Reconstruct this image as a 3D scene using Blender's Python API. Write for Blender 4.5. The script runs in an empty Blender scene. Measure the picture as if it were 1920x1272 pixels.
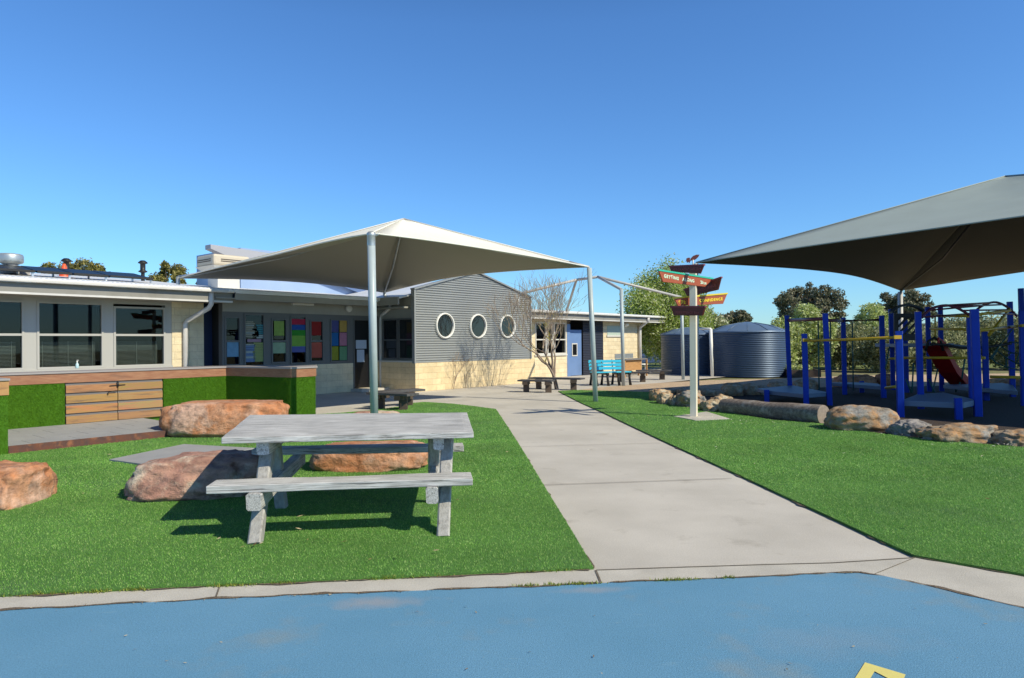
import bpy, math, random
import numpy as np
from mathutils import Vector, noise, Matrix
V = Vector
C = bpy.data.collections.new("place"); bpy.context.scene.collection.children.link(C)
sc = bpy.context.scene
random.seed(7); rng = np.random.default_rng(7)

# ------------------------------------------------------------------ camera
F = 1290.0; H = 1.5
PITCH = math.radians(0.31); ROLL = math.radians(0.46)
fwd = V((0, math.cos(PITCH), math.sin(PITCH)))
r0 = V((1, 0, 0)); u0 = r0.cross(fwd)
right = (r0*math.cos(ROLL) - u0*math.sin(ROLL)).normalized()
up = right.cross(fwd).normalized()
CAM = V((0, 0, H))
cam_d = bpy.data.cameras.new("camera"); cam = bpy.data.objects.new("camera", cam_d); C.objects.link(cam)
m = Matrix((right, up, -fwd)).transposed().to_4x4(); m.translation = CAM
cam.matrix_world = m
cam_d.sensor_width = 36; cam_d.lens = 36*F/1920; cam_d.clip_end = 3000; cam_d.clip_start = 0.05
sc.camera = cam

def ray(px, py): return (right*((px-960)/F) + up*((636-py)/F) + fwd)
def G(px, py, z=0.0):                       # photo pixel -> point on a level z
    r = ray(px, py); t = (z-H)/r.z; return CAM + r*t
def at(px, py, Y):                          # photo pixel -> point at distance Y
    r = ray(px, py); return CAM + r*(Y/r.y)
D = V((0.640, 0.768, 0)); N = V((0.768, -0.640, 0))    # directions of the school building
def W(s, off, z): return D*s + N*off + V((0, 0, z))
def hit(px, py, off):                       # photo pixel -> (s, z) on a wall plane
    r = ray(px, py); t = off/(N.dot(r)); p = CAM + r*t
    return p.dot(D), p.z

# ------------------------------------------------------------------ objects
def tag(o, label=None, cat=None, group=None, kind=None):
    if label: o['label'] = label
    if cat: o['category'] = cat
    if group: o['group'] = group
    if kind: o['kind'] = kind
    return o
def thing(name, label, cat, loc=(0, 0, 0), group=None):
    o = bpy.data.objects.new(name, None); C.objects.link(o); o.location = loc; o.empty_display_size = .2
    return tag(o, label, cat, group)
def wloc(o):
    v = V((0, 0, 0))
    while o: v = v + o.location; o = o.parent
    return v
class MB:
    def __init__(s): s.v = []; s.f = []; s.sm = []
    def add(s, vs, fs, smooth=False):
        b = len(s.v); s.v += [V(p) for p in vs]; s.f += [tuple(i+b for i in f) for f in fs]; s.sm += [smooth]*len(fs); return s
    def hexa(s, p):  # p: 8 points, bottom 4 ccw then top 4
        return s.add(p, [(3, 2, 1, 0), (4, 5, 6, 7), (0, 1, 5, 4), (1, 2, 6, 5), (2, 3, 7, 6), (3, 0, 4, 7)])
    def box(s, a, b):
        x0, y0, z0 = [min(a[i], b[i]) for i in range(3)]; x1, y1, z1 = [max(a[i], b[i]) for i in range(3)]
        return s.hexa([(x0,y0,z0),(x1,y0,z0),(x1,y1,z0),(x0,y1,z0),(x0,y0,z1),(x1,y0,z1),(x1,y1,z1),(x0,y1,z1)])
    def wbox(s, s0, s1, z0, z1, o0, o1):
        if s1 < s0: s0, s1 = s1, s0
        if z1 < z0: z0, z1 = z1, z0
        if o1 < o0: o0, o1 = o1, o0
        return s.hexa([W(s0,o1,z0),W(s1,o1,z0),W(s1,o0,z0),W(s0,o0,z0),W(s0,o1,z1),W(s1,o1,z1),W(s1,o0,z1),W(s0,o0,z1)])
    def beam(s, p0, p1, w, h, upv=V((0, 0, 1)), bev=0.0, jit=0.0):
        p0, p1 = V(p0), V(p1); d = (p1-p0).normalized(); sd = d.cross(upv).normalized(); u = sd.cross(d).normalized()
        b = bev
        if b <= 0:
            q = [(-w/2,-h/2),(w/2,-h/2),(w/2,h/2),(-w/2,h/2)]
        else:
            q = [(-w/2+b,-h/2),(w/2-b,-h/2),(w/2,-h/2+b),(w/2,h/2-b),(w/2-b,h/2),(-w/2+b,h/2),(-w/2,h/2-b),(-w/2,-h/2+b)]
        n = len(q); L = (p1-p0).length; k = 1 if jit == 0 else max(2, int(L/.12))
        vs = []
        for i in range(k+1):
            t = i/k; p = p0.lerp(p1, t)
            for (a, c) in q:
                j = V((0, 0, 0))
                if jit: j = sd*noise.noise(V((t*L*2.3, a*9, c*9)))*jit + u*noise.noise(V((t*L*2.1+9, a*9, c*9)))*jit
                vs.append(p+sd*a+u*c+j)
        fs = [tuple(range(n))[::-1], tuple(k*n+i for i in range(n))]
        for i in range(k):
            for j in range(n): fs.append((i*n+j, i*n+(j+1) % n, (i+1)*n+(j+1) % n, (i+1)*n+j))
        # orientation: make outward
        fs = [f[::-1] for f in fs] if False else fs
        return s.add(vs, fs)
    def tube(s, pts, rad, seg=10, caps=True):
        pts = [V(p) for p in pts]; n = len(pts)
        if not hasattr(rad, '__len__'): rad = [rad]*n
        vs = []; prev = None
        for i in range(n):
            d = (pts[min(i+1, n-1)]-pts[max(i-1, 0)]).normalized()
            if prev is None:
                a = d.cross(V((0, 0, 1)));
                if a.length < .05: a = d.cross(V((1, 0, 0)))
            else: a = prev - d*prev.dot(d)
            a.normalize(); prev = a; b = d.cross(a)
            for j in range(seg):
                t = 2*math.pi*j/seg; vs.append(pts[i]+(a*math.cos(t)+b*math.sin(t))*rad[i])
        fs = []
        for i in range(n-1):
            for j in range(seg): fs.append((i*seg+j, i*seg+(j+1) % seg, (i+1)*seg+(j+1) % seg, (i+1)*seg+j))
        s.add(vs, fs, True)
        if caps:
            b = len(s.v)-len(vs)
            s.f += [tuple(b+j for j in range(seg))[::-1], tuple(b+(n-1)*seg+j for j in range(seg))]; s.sm += [False, False]
        return s
    def lathe(s, c, prof, seg=32, smooth=True):
        c = V(c); vs = []
        for (r, z) in prof:
            for j in range(seg):
                t = 2*math.pi*j/seg; vs.append(c+V((r*math.cos(t), r*math.sin(t), z)))
        fs = []
        for i in range(len(prof)-1):
            for j in range(seg): fs.append((i*seg+j, i*seg+(j+1) % seg, (i+1)*seg+(j+1) % seg, (i+1)*seg+j))
        return s.add(vs, fs, smooth)
    def prism(s, poly, off):                  # polygon (3-D points) extruded by vector off
        n = len(poly); off = V(off); vs = [V(p) for p in poly]+[V(p)+off for p in poly]
        fs = [tuple(range(n)), tuple(range(2*n-1, n-1, -1))]
        for i in range(n): fs.append((i, i+n, (i+1) % n+n, (i+1) % n))
        return s.add(vs, fs)
    def build(s, name, m, parent=None, bevel=0, label=None, smooth=None):
        me = bpy.data.meshes.new(name); o = bpy.data.objects.new(name, me); C.objects.link(o)
        w = wloc(parent) if parent else V((0, 0, 0))
        if parent is None and s.v:
            lo = V((min(v.x for v in s.v), min(v.y for v in s.v), min(v.z for v in s.v))); hi = V((max(v.x for v in s.v), max(v.y for v in s.v), max(v.z for v in s.v)))
            w = V(((lo.x+hi.x)/2, (lo.y+hi.y)/2, lo.z)); o.location = w
        me.from_pydata([v-w for v in s.v], [], s.f)
        me.polygons.foreach_set('use_smooth', [bool(x) if smooth is None else smooth for x in s.sm])
        import bmesh
        bm = bmesh.new(); bm.from_mesh(me); bmesh.ops.recalc_face_normals(bm, faces=bm.faces); bm.to_mesh(me); bm.free()
        me.materials.append(m); me.update()
        if parent: o.parent = parent
        if bevel:
            b = o.modifiers.new('bevel', 'BEVEL'); b.width = bevel; b.segments = 2; b.limit_method = 'ANGLE'
        if label: o['label'] = label
        return o
def npmesh(name, verts, nper, m, parent=None, base=None):
    """faces are consecutive runs of nper vertices"""
    w = np.array(wloc(parent)) if parent else (np.array(base) if base is not None else np.zeros(3))
    verts = verts-w
    me = bpy.data.meshes.new(name); n = len(verts); k = n//nper
    me.vertices.add(n); me.vertices.foreach_set('co', verts.astype(np.float32).ravel())
    me.loops.add(n); me.loops.foreach_set('vertex_index', np.arange(n, dtype=np.int32))
    me.polygons.add(k); me.polygons.foreach_set('loop_start', np.arange(0, n, nper, dtype=np.int32))
    me.polygons.foreach_set('loop_total', np.full(k, nper, dtype=np.int32))
    me.update(calc_edges=True); me.materials.append(m)
    o = bpy.data.objects.new(name, me); C.objects.link(o)
    if parent: o.parent = parent
    else: o.location = w
    return o

# ------------------------------------------------------------------ materials
def nt(name):
    m = bpy.data.materials.new(name); m.use_nodes = True; t = m.node_tree
    return m, t, t.nodes['Principled BSDF'], t.nodes['Material Output']
def col(c): return (c[0], c[1], c[2], 1)
def hexc(h):
    h = h.lstrip('#'); o = []
    for i in (0, 2, 4):
        x = int(h[i:i+2], 16)/255; o.append(x/12.92 if x <= .04045 else ((x+.055)/1.055)**2.4)
    return tuple(o)
def M(name, c1, c2=None, scale=4, rough=.7, bump=0, bscale=60, stretch=(1, 1, 1), metal=0, spec=.5, c3=None, s3=1.0, a3=.5, fine=.0, fscale=200, ramp=(.35, .65), island=0, detail=5):
    m, t, b, out = nt(name); n = t.nodes; l = t.links
    b.inputs['Roughness'].default_value = rough; b.inputs['Metallic'].default_value = metal
    b.inputs['Specular IOR Level'].default_value = spec
    tc = n.new('ShaderNodeTexCoord'); mp = n.new('ShaderNodeMapping'); mp.inputs['Scale'].default_value = stretch
    l.new(tc.outputs['Object'], mp.inputs['Vector']); vec = mp.outputs['Vector']
    cur = None
    def noi(s, d=5):
        q = n.new('ShaderNodeTexNoise'); q.inputs['Scale'].default_value = s; q.inputs['Detail'].default_value = d; q.inputs['Roughness'].default_value = .6
        l.new(vec, q.inputs['Vector']); return q
    def mix(fac, a, bb, mode='MIX'):
        x = n.new('ShaderNodeMix'); x.data_type = 'RGBA'; x.blend_type = mode
        if isinstance(fac, (int, float)): x.inputs[0].default_value = fac
        else: l.new(fac, x.inputs[0])
        for i, q in ((6, a), (7, bb)):
            if isinstance(q, tuple): x.inputs[i].default_value = col(q)
            else: l.new(q, x.inputs[i])
        return x.outputs[2]
    def mr(src, a, bb, lo=0, hi=1):
        r = n.new('ShaderNodeMapRange'); r.inputs[1].default_value = a; r.inputs[2].default_value = bb; r.inputs[3].default_value = lo; r.inputs[4].default_value = hi
        l.new(src, r.inputs[0]); return r.outputs[0]
    cur = c1
    if c2: cur = mix(mr(noi(scale, detail).outputs['Fac'], *ramp), c1, c2)
    if c3: cur = mix(mr(noi(s3, 7).outputs['Fac'], a3, a3+.12), cur, c3)
    if fine:
        g = mr(noi(fscale, 3).outputs['Fac'], .3, .7, 1-fine, 1+fine*.6)
        cc = n.new('ShaderNodeCombineColor'); [l.new(g, cc.inputs[i]) for i in range(3)]
        cur = mix(1.0, cur, cc.outputs[0], 'MULTIPLY')
    if island:
        ge = n.new('ShaderNodeNewGeometry')
        g = mr(ge.outputs['Random Per Island'], 0, 1, 1-island, 1+island)
        cc = n.new('ShaderNodeCombineColor'); [l.new(g, cc.inputs[i]) for i in range(3)]
        cur = mix(1.0, cur, cc.outputs[0], 'MULTIPLY')
    if isinstance(cur, tuple): b.inputs['Base Color'].default_value = col(cur)
    else: l.new(cur, b.inputs['Base Color'])
    if bump:
        bn = n.new('ShaderNodeBump'); bn.inputs['Strength'].default_value = bump; bn.inputs['Distance'].default_value = .02
        l.new(noi(bscale, 6).outputs['Fac'], bn.inputs['Height']); l.new(bn.outputs['Normal'], b.inputs['Normal'])
    return m
def leafmat(name, cs, trans=.25, rough=.55):
    m, t, b, out = nt(name); n = t.nodes; l = t.links
    ge = n.new('ShaderNodeNewGeometry'); cr = n.new('ShaderNodeValToRGB'); cr.color_ramp.interpolation = 'LINEAR'
    e = cr.color_ramp.elements
    while len(e) < len(cs): e.new(.5)
    for i, c in enumerate(cs): e[i].position = i/(len(cs)-1); e[i].color = col(c)
    l.new(ge.outputs['Random Per Island'], cr.inputs['Fac']); l.new(cr.outputs['Color'], b.inputs['Base Color'])
    b.inputs['Roughness'].default_value = rough; b.inputs['Specular IOR Level'].default_value = .3
    tr = n.new('ShaderNodeBsdfTranslucent'); l.new(cr.outputs['Color'], tr.inputs['Color'])
    mx = n.new('ShaderNodeMixShader'); mx.inputs[0].default_value = trans
    l.new(b.outputs[0], mx.inputs[1]); l.new(tr.outputs[0], mx.inputs[2]); l.new(mx.outputs[0], out.inputs['Surface'])
    return m
def stonemat(name, c1, c2, mortar, bw=.39, bh=.19, rough=.9):
    m, t, b, out = nt(name); n = t.nodes; l = t.links
    tc = n.new('ShaderNodeTexCoord'); d1 = n.new('ShaderNodeVectorMath'); d1.operation = 'DOT_PRODUCT'
    d1.inputs[1].default_value = (D.x+N.x, D.y+N.y, 0); l.new(tc.outputs['Object'], d1.inputs[0])
    sp = n.new('ShaderNodeSeparateXYZ'); l.new(tc.outputs['Object'], sp.inputs[0])
    cb = n.new('ShaderNodeCombineXYZ'); l.new(d1.outputs['Value'], cb.inputs[0]); l.new(sp.outputs['Z'], cb.inputs[1])
    br = n.new('ShaderNodeTexBrick'); l.new(cb.outputs[0], br.inputs['Vector'])
    br.inputs['Scale'].default_value = 1; br.inputs['Brick Width'].default_value = bw; br.inputs['Row Height'].default_value = bh
    br.inputs['Mortar Size'].default_value = .006; br.inputs['Mortar Smooth'].default_value = .4
    br.inputs['Color1'].default_value = col(c1); br.inputs['Color2'].default_value = col(c2); br.inputs['Mortar'].default_value = col(mortar)
    nz = n.new('ShaderNodeTexNoise'); nz.inputs['Scale'].default_value = 2.2; nz.inputs['Detail'].default_value = 9; nz.inputs['Roughness'].default_value = .7; l.new(tc.outputs['Object'], nz.inputs['Vector'])
    mr = n.new('ShaderNodeMapRange'); mr.inputs[1].default_value = .3; mr.inputs[2].default_value = .7; mr.inputs[3].default_value = .8; mr.inputs[4].default_value = 1.08; l.new(nz.outputs['Fac'], mr.inputs[0])
    cc = n.new('ShaderNodeCombineColor'); [l.new(mr.outputs[0], cc.inputs[i]) for i in range(3)]
    mx = n.new('ShaderNodeMix'); mx.data_type = 'RGBA'; mx.blend_type = 'MULTIPLY'; mx.inputs[0].default_value = 1
    l.new(br.outputs['Color'], mx.inputs[6]); l.new(cc.outputs[0], mx.inputs[7]); l.new(mx.outputs[2], b.inputs['Base Color'])
    n2 = n.new('ShaderNodeTexNoise'); n2.inputs['Scale'].default_value = 14; n2.inputs['Detail'].default_value = 6; l.new(tc.outputs['Object'], n2.inputs['Vector'])
    sb = n.new('ShaderNodeMath'); sb.operation = 'SUBTRACT'; l.new(n2.outputs['Fac'], sb.inputs[0]); l.new(br.outputs['Fac'], sb.inputs[1])
    bn = n.new('ShaderNodeBump'); bn.inputs['Strength'].default_value = .5; bn.inputs['Distance'].default_value = .03; l.new(sb.outputs[0], bn.inputs['Height']); l.new(bn.outputs[0], b.inputs['Normal'])
    b.inputs['Roughness'].default_value = rough
    return m
def glassmat(name, tint=(.62, .66, .66), refl=.06, rough=.0):
    m, t, b, out = nt(name); n = t.nodes; l = t.links; n.remove(b)
    tr = n.new('ShaderNodeBsdfTransparent'); tr.inputs[0].default_value = col(tint)
    gl = n.new('ShaderNodeBsdfGlossy'); gl.inputs['Roughness'].default_value = rough; gl.inputs[0].default_value = (.9, .9, .9, 1)
    lw = n.new('ShaderNodeLayerWeight'); pw = n.new('ShaderNodeMath'); pw.operation = 'POWER'; pw.inputs[1].default_value = 5; l.new(lw.outputs['Facing'], pw.inputs[0])
    fr = n.new('ShaderNodeMapRange'); fr.inputs[3].default_value = .025; fr.inputs[4].default_value = 1; l.new(pw.outputs[0], fr.inputs[0])
    mx = n.new('ShaderNodeMixShader'); l.new(fr.outputs[0], mx.inputs[0]); l.new(tr.outputs[0], mx.inputs[1]); l.new(gl.outputs[0], mx.inputs[2]); l.new(mx.outputs[0], out.inputs['Surface'])
    return m

m_conc = M('concrete', (.48, .445, .40), (.575, .535, .485), scale=.9, rough=.9, bump=.25, bscale=120, fine=.12, fscale=90, c3=(.42, .385, .34), s3=2.3, a3=.60)
m_kerb = M('kerb_concrete', (.46, .43, .385), (.56, .525, .47), scale=2.5, rough=.9, bump=.3, bscale=110, fine=.18, fscale=120)
m_joint = M('joint_dark', (.10, .08, .06), (.2, .17, .13), scale=12, rough=1)
m_pave2 = M('paving_dark', (.30, .28, .26), (.36, .34, .31), scale=2, rough=.9, fine=.1)
m_turf = M('turf_base', (.09, .24, .035), (.12, .29, .05), scale=1.2, rough=.9, bump=.9, bscale=160, fine=.5, fscale=150, c3=(.10, .23, .06), s3=.8, a3=.52)
m_blade = leafmat('turf_blade', [(.07, .21, .025), (.145, .36, .05), (.23, .48, .09), (.48, .64, .22)], trans=.2, rough=.5)
def patchy(m, sc_=.9, lo=.72, hi=1.22):
    t = m.node_tree; n = t.nodes; l = t.links; ge = n.new('ShaderNodeNewGeometry'); q = n.new('ShaderNodeTexNoise'); q.inputs['Scale'].default_value = sc_; q.inputs['Detail'].default_value = 6; q.inputs['Roughness'].default_value = .65
    l.new(ge.outputs['Position'], q.inputs['Vector']); a = n.new('ShaderNodeMapRange'); a.inputs[1].default_value = .33; a.inputs[2].default_value = .67; a.inputs[3].default_value = lo; a.inputs[4].default_value = hi; l.new(q.outputs['Fac'], a.inputs[0])
    v = n.new('ShaderNodeVectorMath'); v.operation = 'SCALE'; l.new(a.outputs[0], v.inputs['Scale'])
    cr = [x for x in n if x.bl_idname == 'ShaderNodeValToRGB'][0]; tg = [k.to_socket for k in cr.outputs['Color'].links]
    l.new(cr.outputs['Color'], v.inputs[0])
    for k in tg: l.new(v.outputs[0], k)
patchy(m_blade)
m_pturf = M('planter_turf', (.07, .20, .006), (.09, .25, .009), scale=6, rough=.9, bump=.9, bscale=150, fine=.4, fscale=160)
m_pblade = leafmat('planter_blade', [(.06, .17, .004), (.10, .25, .007), (.14, .32, .018)], trans=.2)
m_blue = M('court_blue', (.11, .275, .435), (.135, .31, .48), scale=.7, rough=.78, bump=.35, bscale=140, fine=.20, fscale=110, c3=(.18, .29, .38), s3=1.3, a3=.56)
m_stain = M('court_stain', (.30, .27, .26), (.08, .24, .42), scale=3, rough=.8, ramp=(.45, .62))
m_yellow = M('line_yellow', (.75, .66, .2), (.7, .6, .2), scale=8, rough=.7, fine=.1)
m_gravel = M('gravel_tan', (.50, .36, .24), (.60, .45, .31), scale=3, rough=1, bump=.8, bscale=60, fine=.3, fscale=40)
m_mulch = M('mulch', (.035, .022, .017), (.075, .048, .034), scale=25, rough=1, bump=1, bscale=45, fine=.5, fscale=30)
m_earth = M('earth', (.16, .17, .07), (.24, .21, .11), scale=.3, rough=1, bump=.5, bscale=10, fine=.3, fscale=6)
m_stone = stonemat('limestone_block', (.80, .68, .47), (.72, .60, .40), (.60, .49, .33))
m_stone2 = stonemat('limestone_stained', (.80, .64, .40), (.70, .55, .33), (.6, .46, .28))
m_cream = M('cream_paint', (.62, .60, .56), rough=.5)
m_render = M('soffit_grey', (.34, .33, .30), (.30, .29, .26), scale=2, rough=.8)
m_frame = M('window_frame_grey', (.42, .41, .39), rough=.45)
m_frameD = M('window_frame_shade', (.12, .125, .13), rough=.5)  # the grey frame paint again, darkened to carry the shade of the recess
m_fascia = M('fascia', (.25, .24, .22), (.18, .17, .14), scale=1.5, rough=.6, ramp=(.5, .75))  # base tone darkened to carry the shade below the gutter
m_gutter = M('gutter', (.66, .64, .62), (.58, .56, .54), scale=3, rough=.4)
m_roof = M('roof_white', (.80, .80, .80), (.72, .72, .73), scale=1, rough=.35)
m_steelG = M('galvanised', (.42, .46, .47), (.52, .55, .56), scale=9, rough=.42, metal=.6)
m_poleP = M('pole_grey_paint', (.42, .49, .52), (.38, .44, .46), scale=4, rough=.4)
m_polew = M('pole_pale', (.52, .50, .49), (.45, .44, .43), scale=4, rough=.45)
m_corr = M('corrugated_grey', (.26, .275, .285), (.285, .30, .31), scale=1, rough=.42, metal=.1)
m_navyc = M('corrugated_navy', (.02, .025, .045), rough=.5)
m_navy = M('panel_navy', (.010, .022, .075), rough=.45)
m_bdoor = M('door_blue', (.15, .25, .48), (.13, .22, .43), scale=1.5, rough=.5)
m_blackdoor = M('door_black', (.008, .008, .010), rough=.35)
m_white = M('white_paint', (.80, .79, .76), rough=.45)
m_glass = glassmat('window_glass')
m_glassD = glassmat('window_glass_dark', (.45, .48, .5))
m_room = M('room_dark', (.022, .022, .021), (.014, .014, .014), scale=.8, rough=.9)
m_blind = M('blind', (.55, .55, .50), rough=.6)
m_solar = M('solar_panel', (.010, .011, .016), rough=.4, spec=.25)
m_alu = M('aluminium', (.55, .56, .58), rough=.35, metal=.8)
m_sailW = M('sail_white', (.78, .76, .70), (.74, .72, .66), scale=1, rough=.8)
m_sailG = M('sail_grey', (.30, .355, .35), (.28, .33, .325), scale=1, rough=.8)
m_shadeW = M('sail_white_shaded_under', (.33, .31, .265), rough=.9)  # both sail undersides: the shade beneath them is put into the colour
m_shadeG = M('sail_grey_shaded_under', (.080, .080, .062), rough=.9)
m_tank = M('tank_blue', (.055, .09, .155), (.062, .10, .17), scale=.8, rough=.42, metal=.35)
m_tankroof = M('tank_roof', (.13, .19, .29), rough=.4, metal=.2)
m_post = M('post_blue', (.003, .038, .36), (.004, .045, .42), scale=3, rough=.5, spec=.25)
m_deck = M('deck_grey', (.15, .20, .27), rough=.5)
m_yb = M('bar_yellow', (.55, .34, .015), rough=.4)
m_mar = M('bar_maroon', (.11, .012, .03), rough=.4)
m_grn = M('rope_green', (.008, .08, .075), rough=.6)
m_red = M('slide_red', (.42, .008, .010), rough=.5, spec=.25)
m_blk = M('black_plastic', (.012, .012, .014), rough=.5)
m_rope = M('dark_rope', (.02, .02, .025), rough=.8)
m_signR = M('sign_redbrown', (.42, .095, .04), (.36, .08, .035), scale=6, rough=.5)
m_signD = M('sign_shaded_darkred', (.13, .024, .020), (.10, .018, .016), scale=6, rough=.5)  # boards turned from the sun have their shade put into this dark red
m_teal = M('trim_teal', (.03, .50, .36), rough=.5)
m_ytrim = M('trim_yellow', (.80, .62, .05), rough=.5)
m_mtrim = M('trim_maroon', (.22, .04, .06), rough=.5)
m_ltteal = M('letter_teal', (.68, .86, .66), rough=.5)
m_ltyel = M('letter_yellow', (1.0, .72, .04), rough=.5)
m_ltmar = M('letter_maroon', (.26, .06, .06), rough=.5)
m_postW = M('post_cream', (.84, .76, .62), (.80, .70, .54), scale=3, rough=.5)
m_timber = M('red_timber', (.28, .12, .065), (.36, .18, .10), scale=5, rough=.7, bump=.2, bscale=40, stretch=(1, 1, 6), c3=(.17, .09, .06), s3=1.2, a3=.56)
m_hard = M('hardwood_plank', (.40, .20, .08), (.50, .28, .11), scale=4, rough=.65, bump=.2, bscale=30, stretch=(1, 1, 8), c3=(.20, .11, .06), s3=1.5, a3=.57)
m_gap = M('slat_grey', (.17, .16, .16), rough=.8)
m_cap = M('counter_cap', (.33, .30, .30), rough=.5)
m_dkbench = M('bench_charcoal', (.07, .065, .07), (.10, .095, .10), scale=5, rough=.6)
m_dkleg = M('bench_brown', (.10, .07, .05), (.07, .05, .04), scale=6, rough=.8)
m_cyan = M('bench_cyan', (.04, .50, .72), rough=.45)
m_tile = M('deck_tile', (.30, .30, .31), (.34, .34, .345), scale=3, rough=.85, fine=.1, fscale=60)
m_rust = M('rusty_steel', (.17, .06, .035), (.09, .05, .045), scale=7, rough=.9, bump=.3, bscale=60, c3=(.30, .12, .06), s3=5, a3=.55)
m_bark = M('bark_grey', (.22, .16, .13), (.32, .25, .20), scale=8, rough=.95, bump=.6, bscale=40, stretch=(1, 1, .3))
m_twig = M('twig', (.28, .21, .17), (.40, .32, .24), scale=3, rough=.9, c3=(.42, .36, .06), s3=2.0, a3=.55)
m_trunk = M('trunk_brown', (.12, .09, .07), (.20, .16, .13), scale=8, rough=.95, bump=.5, bscale=30)

def woodmat(name, ax):
    """weathered grey timber, grain along ax"""
    m, t, b, out = nt(name); n = t.nodes; l = t.links
    tc = n.new('ShaderNodeTexCoord'); mp = n.new('ShaderNodeMapping')
    ang = math.atan2(ax[1], ax[0]); mp.inputs['Rotation'].default_value = (0, 0, -ang)
    l.new(tc.outputs['Object'], mp.inputs['Vector'])
    m2 = n.new('ShaderNodeMapping'); m2.inputs['Scale'].default_value = (1.3, 48, 48); l.new(mp.outputs[0], m2.inputs['Vector'])
    a = n.new('ShaderNodeTexNoise'); a.inputs['Scale'].default_value = 2.2; a.inputs['Detail'].default_value = 10; a.inputs['Roughness'].default_value = .72; a.inputs['Distortion'].default_value = .3; l.new(m2.outputs[0], a.inputs['Vector'])
    c = n.new('ShaderNodeTexNoise'); c.inputs['Scale'].default_value = 3.0; c.inputs['Detail'].default_value = 4; l.new(mp.outputs[0], c.inputs['Vector'])
    r = n.new('ShaderNodeValToRGB'); e = r.color_ramp.elements; e[0].position = .30; e[0].color = col((.07, .065, .06)); e[1].position = .45; e[1].color = col((.40, .39, .385)); x = e.new(.60); x.color = col((.62, .61, .605)); x = e.new(.38); x.color = col((.20, .19, .18))
    l.new(a.outputs['Fac'], r.inputs['Fac'])
    m3 = n.new('ShaderNodeMapping'); m3.inputs['Scale'].default_value = (1.4, 40, 40); l.new(mp.outputs[0], m3.inputs['Vector'])
    k = n.new('ShaderNodeTexNoise'); k.inputs['Scale'].default_value = 1.3; k.inputs['Detail'].default_value = 3; l.new(m3.outputs[0], k.inputs['Vector'])
    kr = n.new('ShaderNodeMapRange'); kr.inputs[1].default_value = .33; kr.inputs[2].default_value = .37; kr.inputs[3].default_value = .35; kr.inputs[4].default_value = 1; l.new(k.outputs['Fac'], kr.inputs[0])
    cm = n.new('ShaderNodeMapRange'); cm.inputs[1].default_value = .3; cm.inputs[2].default_value = .7; cm.inputs[3].default_value = .8; cm.inputs[4].default_value = 1.15; l.new(c.outputs['Fac'], cm.inputs[0])
    mu = n.new('ShaderNodeMath'); mu.operation = 'MULTIPLY'; l.new(kr.outputs[0], mu.inputs[0]); l.new(cm.outputs[0], mu.inputs[1])
    cc = n.new('ShaderNodeCombineColor'); [l.new(mu.outputs[0], cc.inputs[i]) for i in range(3)]
    mx = n.new('ShaderNodeMix'); mx.data_type = 'RGBA'; mx.blend_type = 'MULTIPLY'; mx.inputs[0].default_value = 1
    l.new(r.outputs[0], mx.inputs[6]); l.new(cc.outputs[0], mx.inputs[7]); l.new(mx.outputs[2], b.inputs['Base Color'])
    ad = n.new('ShaderNodeMath'); ad.operation = 'ADD'; l.new(a.outputs['Fac'], ad.inputs[0]); l.new(kr.outputs[0], ad.inputs[1])
    bn = n.new('ShaderNodeBump'); bn.inputs['Strength'].default_value = .6; bn.inputs['Distance'].default_value = .006; l.new(ad.outputs[0], bn.inputs['Height']); l.new(bn.outputs[0], b.inputs['Normal'])
    b.inputs['Roughness'].default_value = .85
    return m
def rockmat(name, c1, c2, c3, s=3):
    m, t, b, out = nt(name); n = t.nodes; l = t.links
    tc = n.new('ShaderNodeTexCoord')
    def noi(sc_, d, off=0, st=(1, 1, 1)):
        mp = n.new('ShaderNodeMapping'); mp.inputs['Location'].default_value = (off, off, off); mp.inputs['Scale'].default_value = st; l.new(tc.outputs['Object'], mp.inputs['Vector'])
        q = n.new('ShaderNodeTexNoise'); q.inputs['Scale'].default_value = sc_; q.inputs['Detail'].default_value = d; q.inputs['Roughness'].default_value = .65; l.new(mp.outputs[0], q.inputs['Vector']); return q.outputs['Fac']
    def mr(src, a, bb, lo=0, hi=1):
        r = n.new('ShaderNodeMapRange'); r.inputs[1].default_value = a; r.inputs[2].default_value = bb; r.inputs[3].default_value = lo; r.inputs[4].default_value = hi; l.new(src, r.inputs[0]); return r.outputs[0]
    def mix(f, a, bb, mode='MIX'):
        x = n.new('ShaderNodeMix'); x.data_type = 'RGBA'; x.blend_type = mode
        if isinstance(f, (int, float)): x.inputs[0].default_value = f
        else: l.new(f, x.inputs[0])
        for i, q in ((6, a), (7, bb)):
            if isinstance(q, tuple): x.inputs[i].default_value = col(q)
            else: l.new(q, x.inputs[i])
        return x.outputs[2]
    c = mix(mr(noi(s, 8), .42, .58), c1, c2)
    c = mix(mr(noi(s*.6, 8, 7), .52, .62), c, c3)
    f1 = noi(7, 10, 3, (1, 1, 1.4)); g = mr(f1, .32, .60, .50, 1.10)
    cc = n.new('ShaderNodeCombineColor'); [l.new(g, cc.inputs[i]) for i in range(3)]
    c = mix(1.0, c, cc.outputs[0], 'MULTIPLY'); l.new(c, b.inputs['Base Color'])
    bn = n.new('ShaderNodeBump'); bn.inputs['Strength'].default_value = .9; bn.inputs['Distance'].default_value = .05; l.new(f1, bn.inputs['Height'])
    b2 = n.new('ShaderNodeBump'); b2.inputs['Strength'].default_value = .5; b2.inputs['Distance'].default_value = .01; l.new(noi(60, 5), b2.inputs['Height']); l.new(bn.outputs[0], b2.inputs['Normal'])
    l.new(b2.outputs[0], b.inputs['Normal']); b.inputs['Roughness'].default_value = .92
    return m
m_rockA = rockmat('rock_sandstone', (.53, .215, .095), (.56, .29, .17), (.60, .38, .28))
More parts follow.
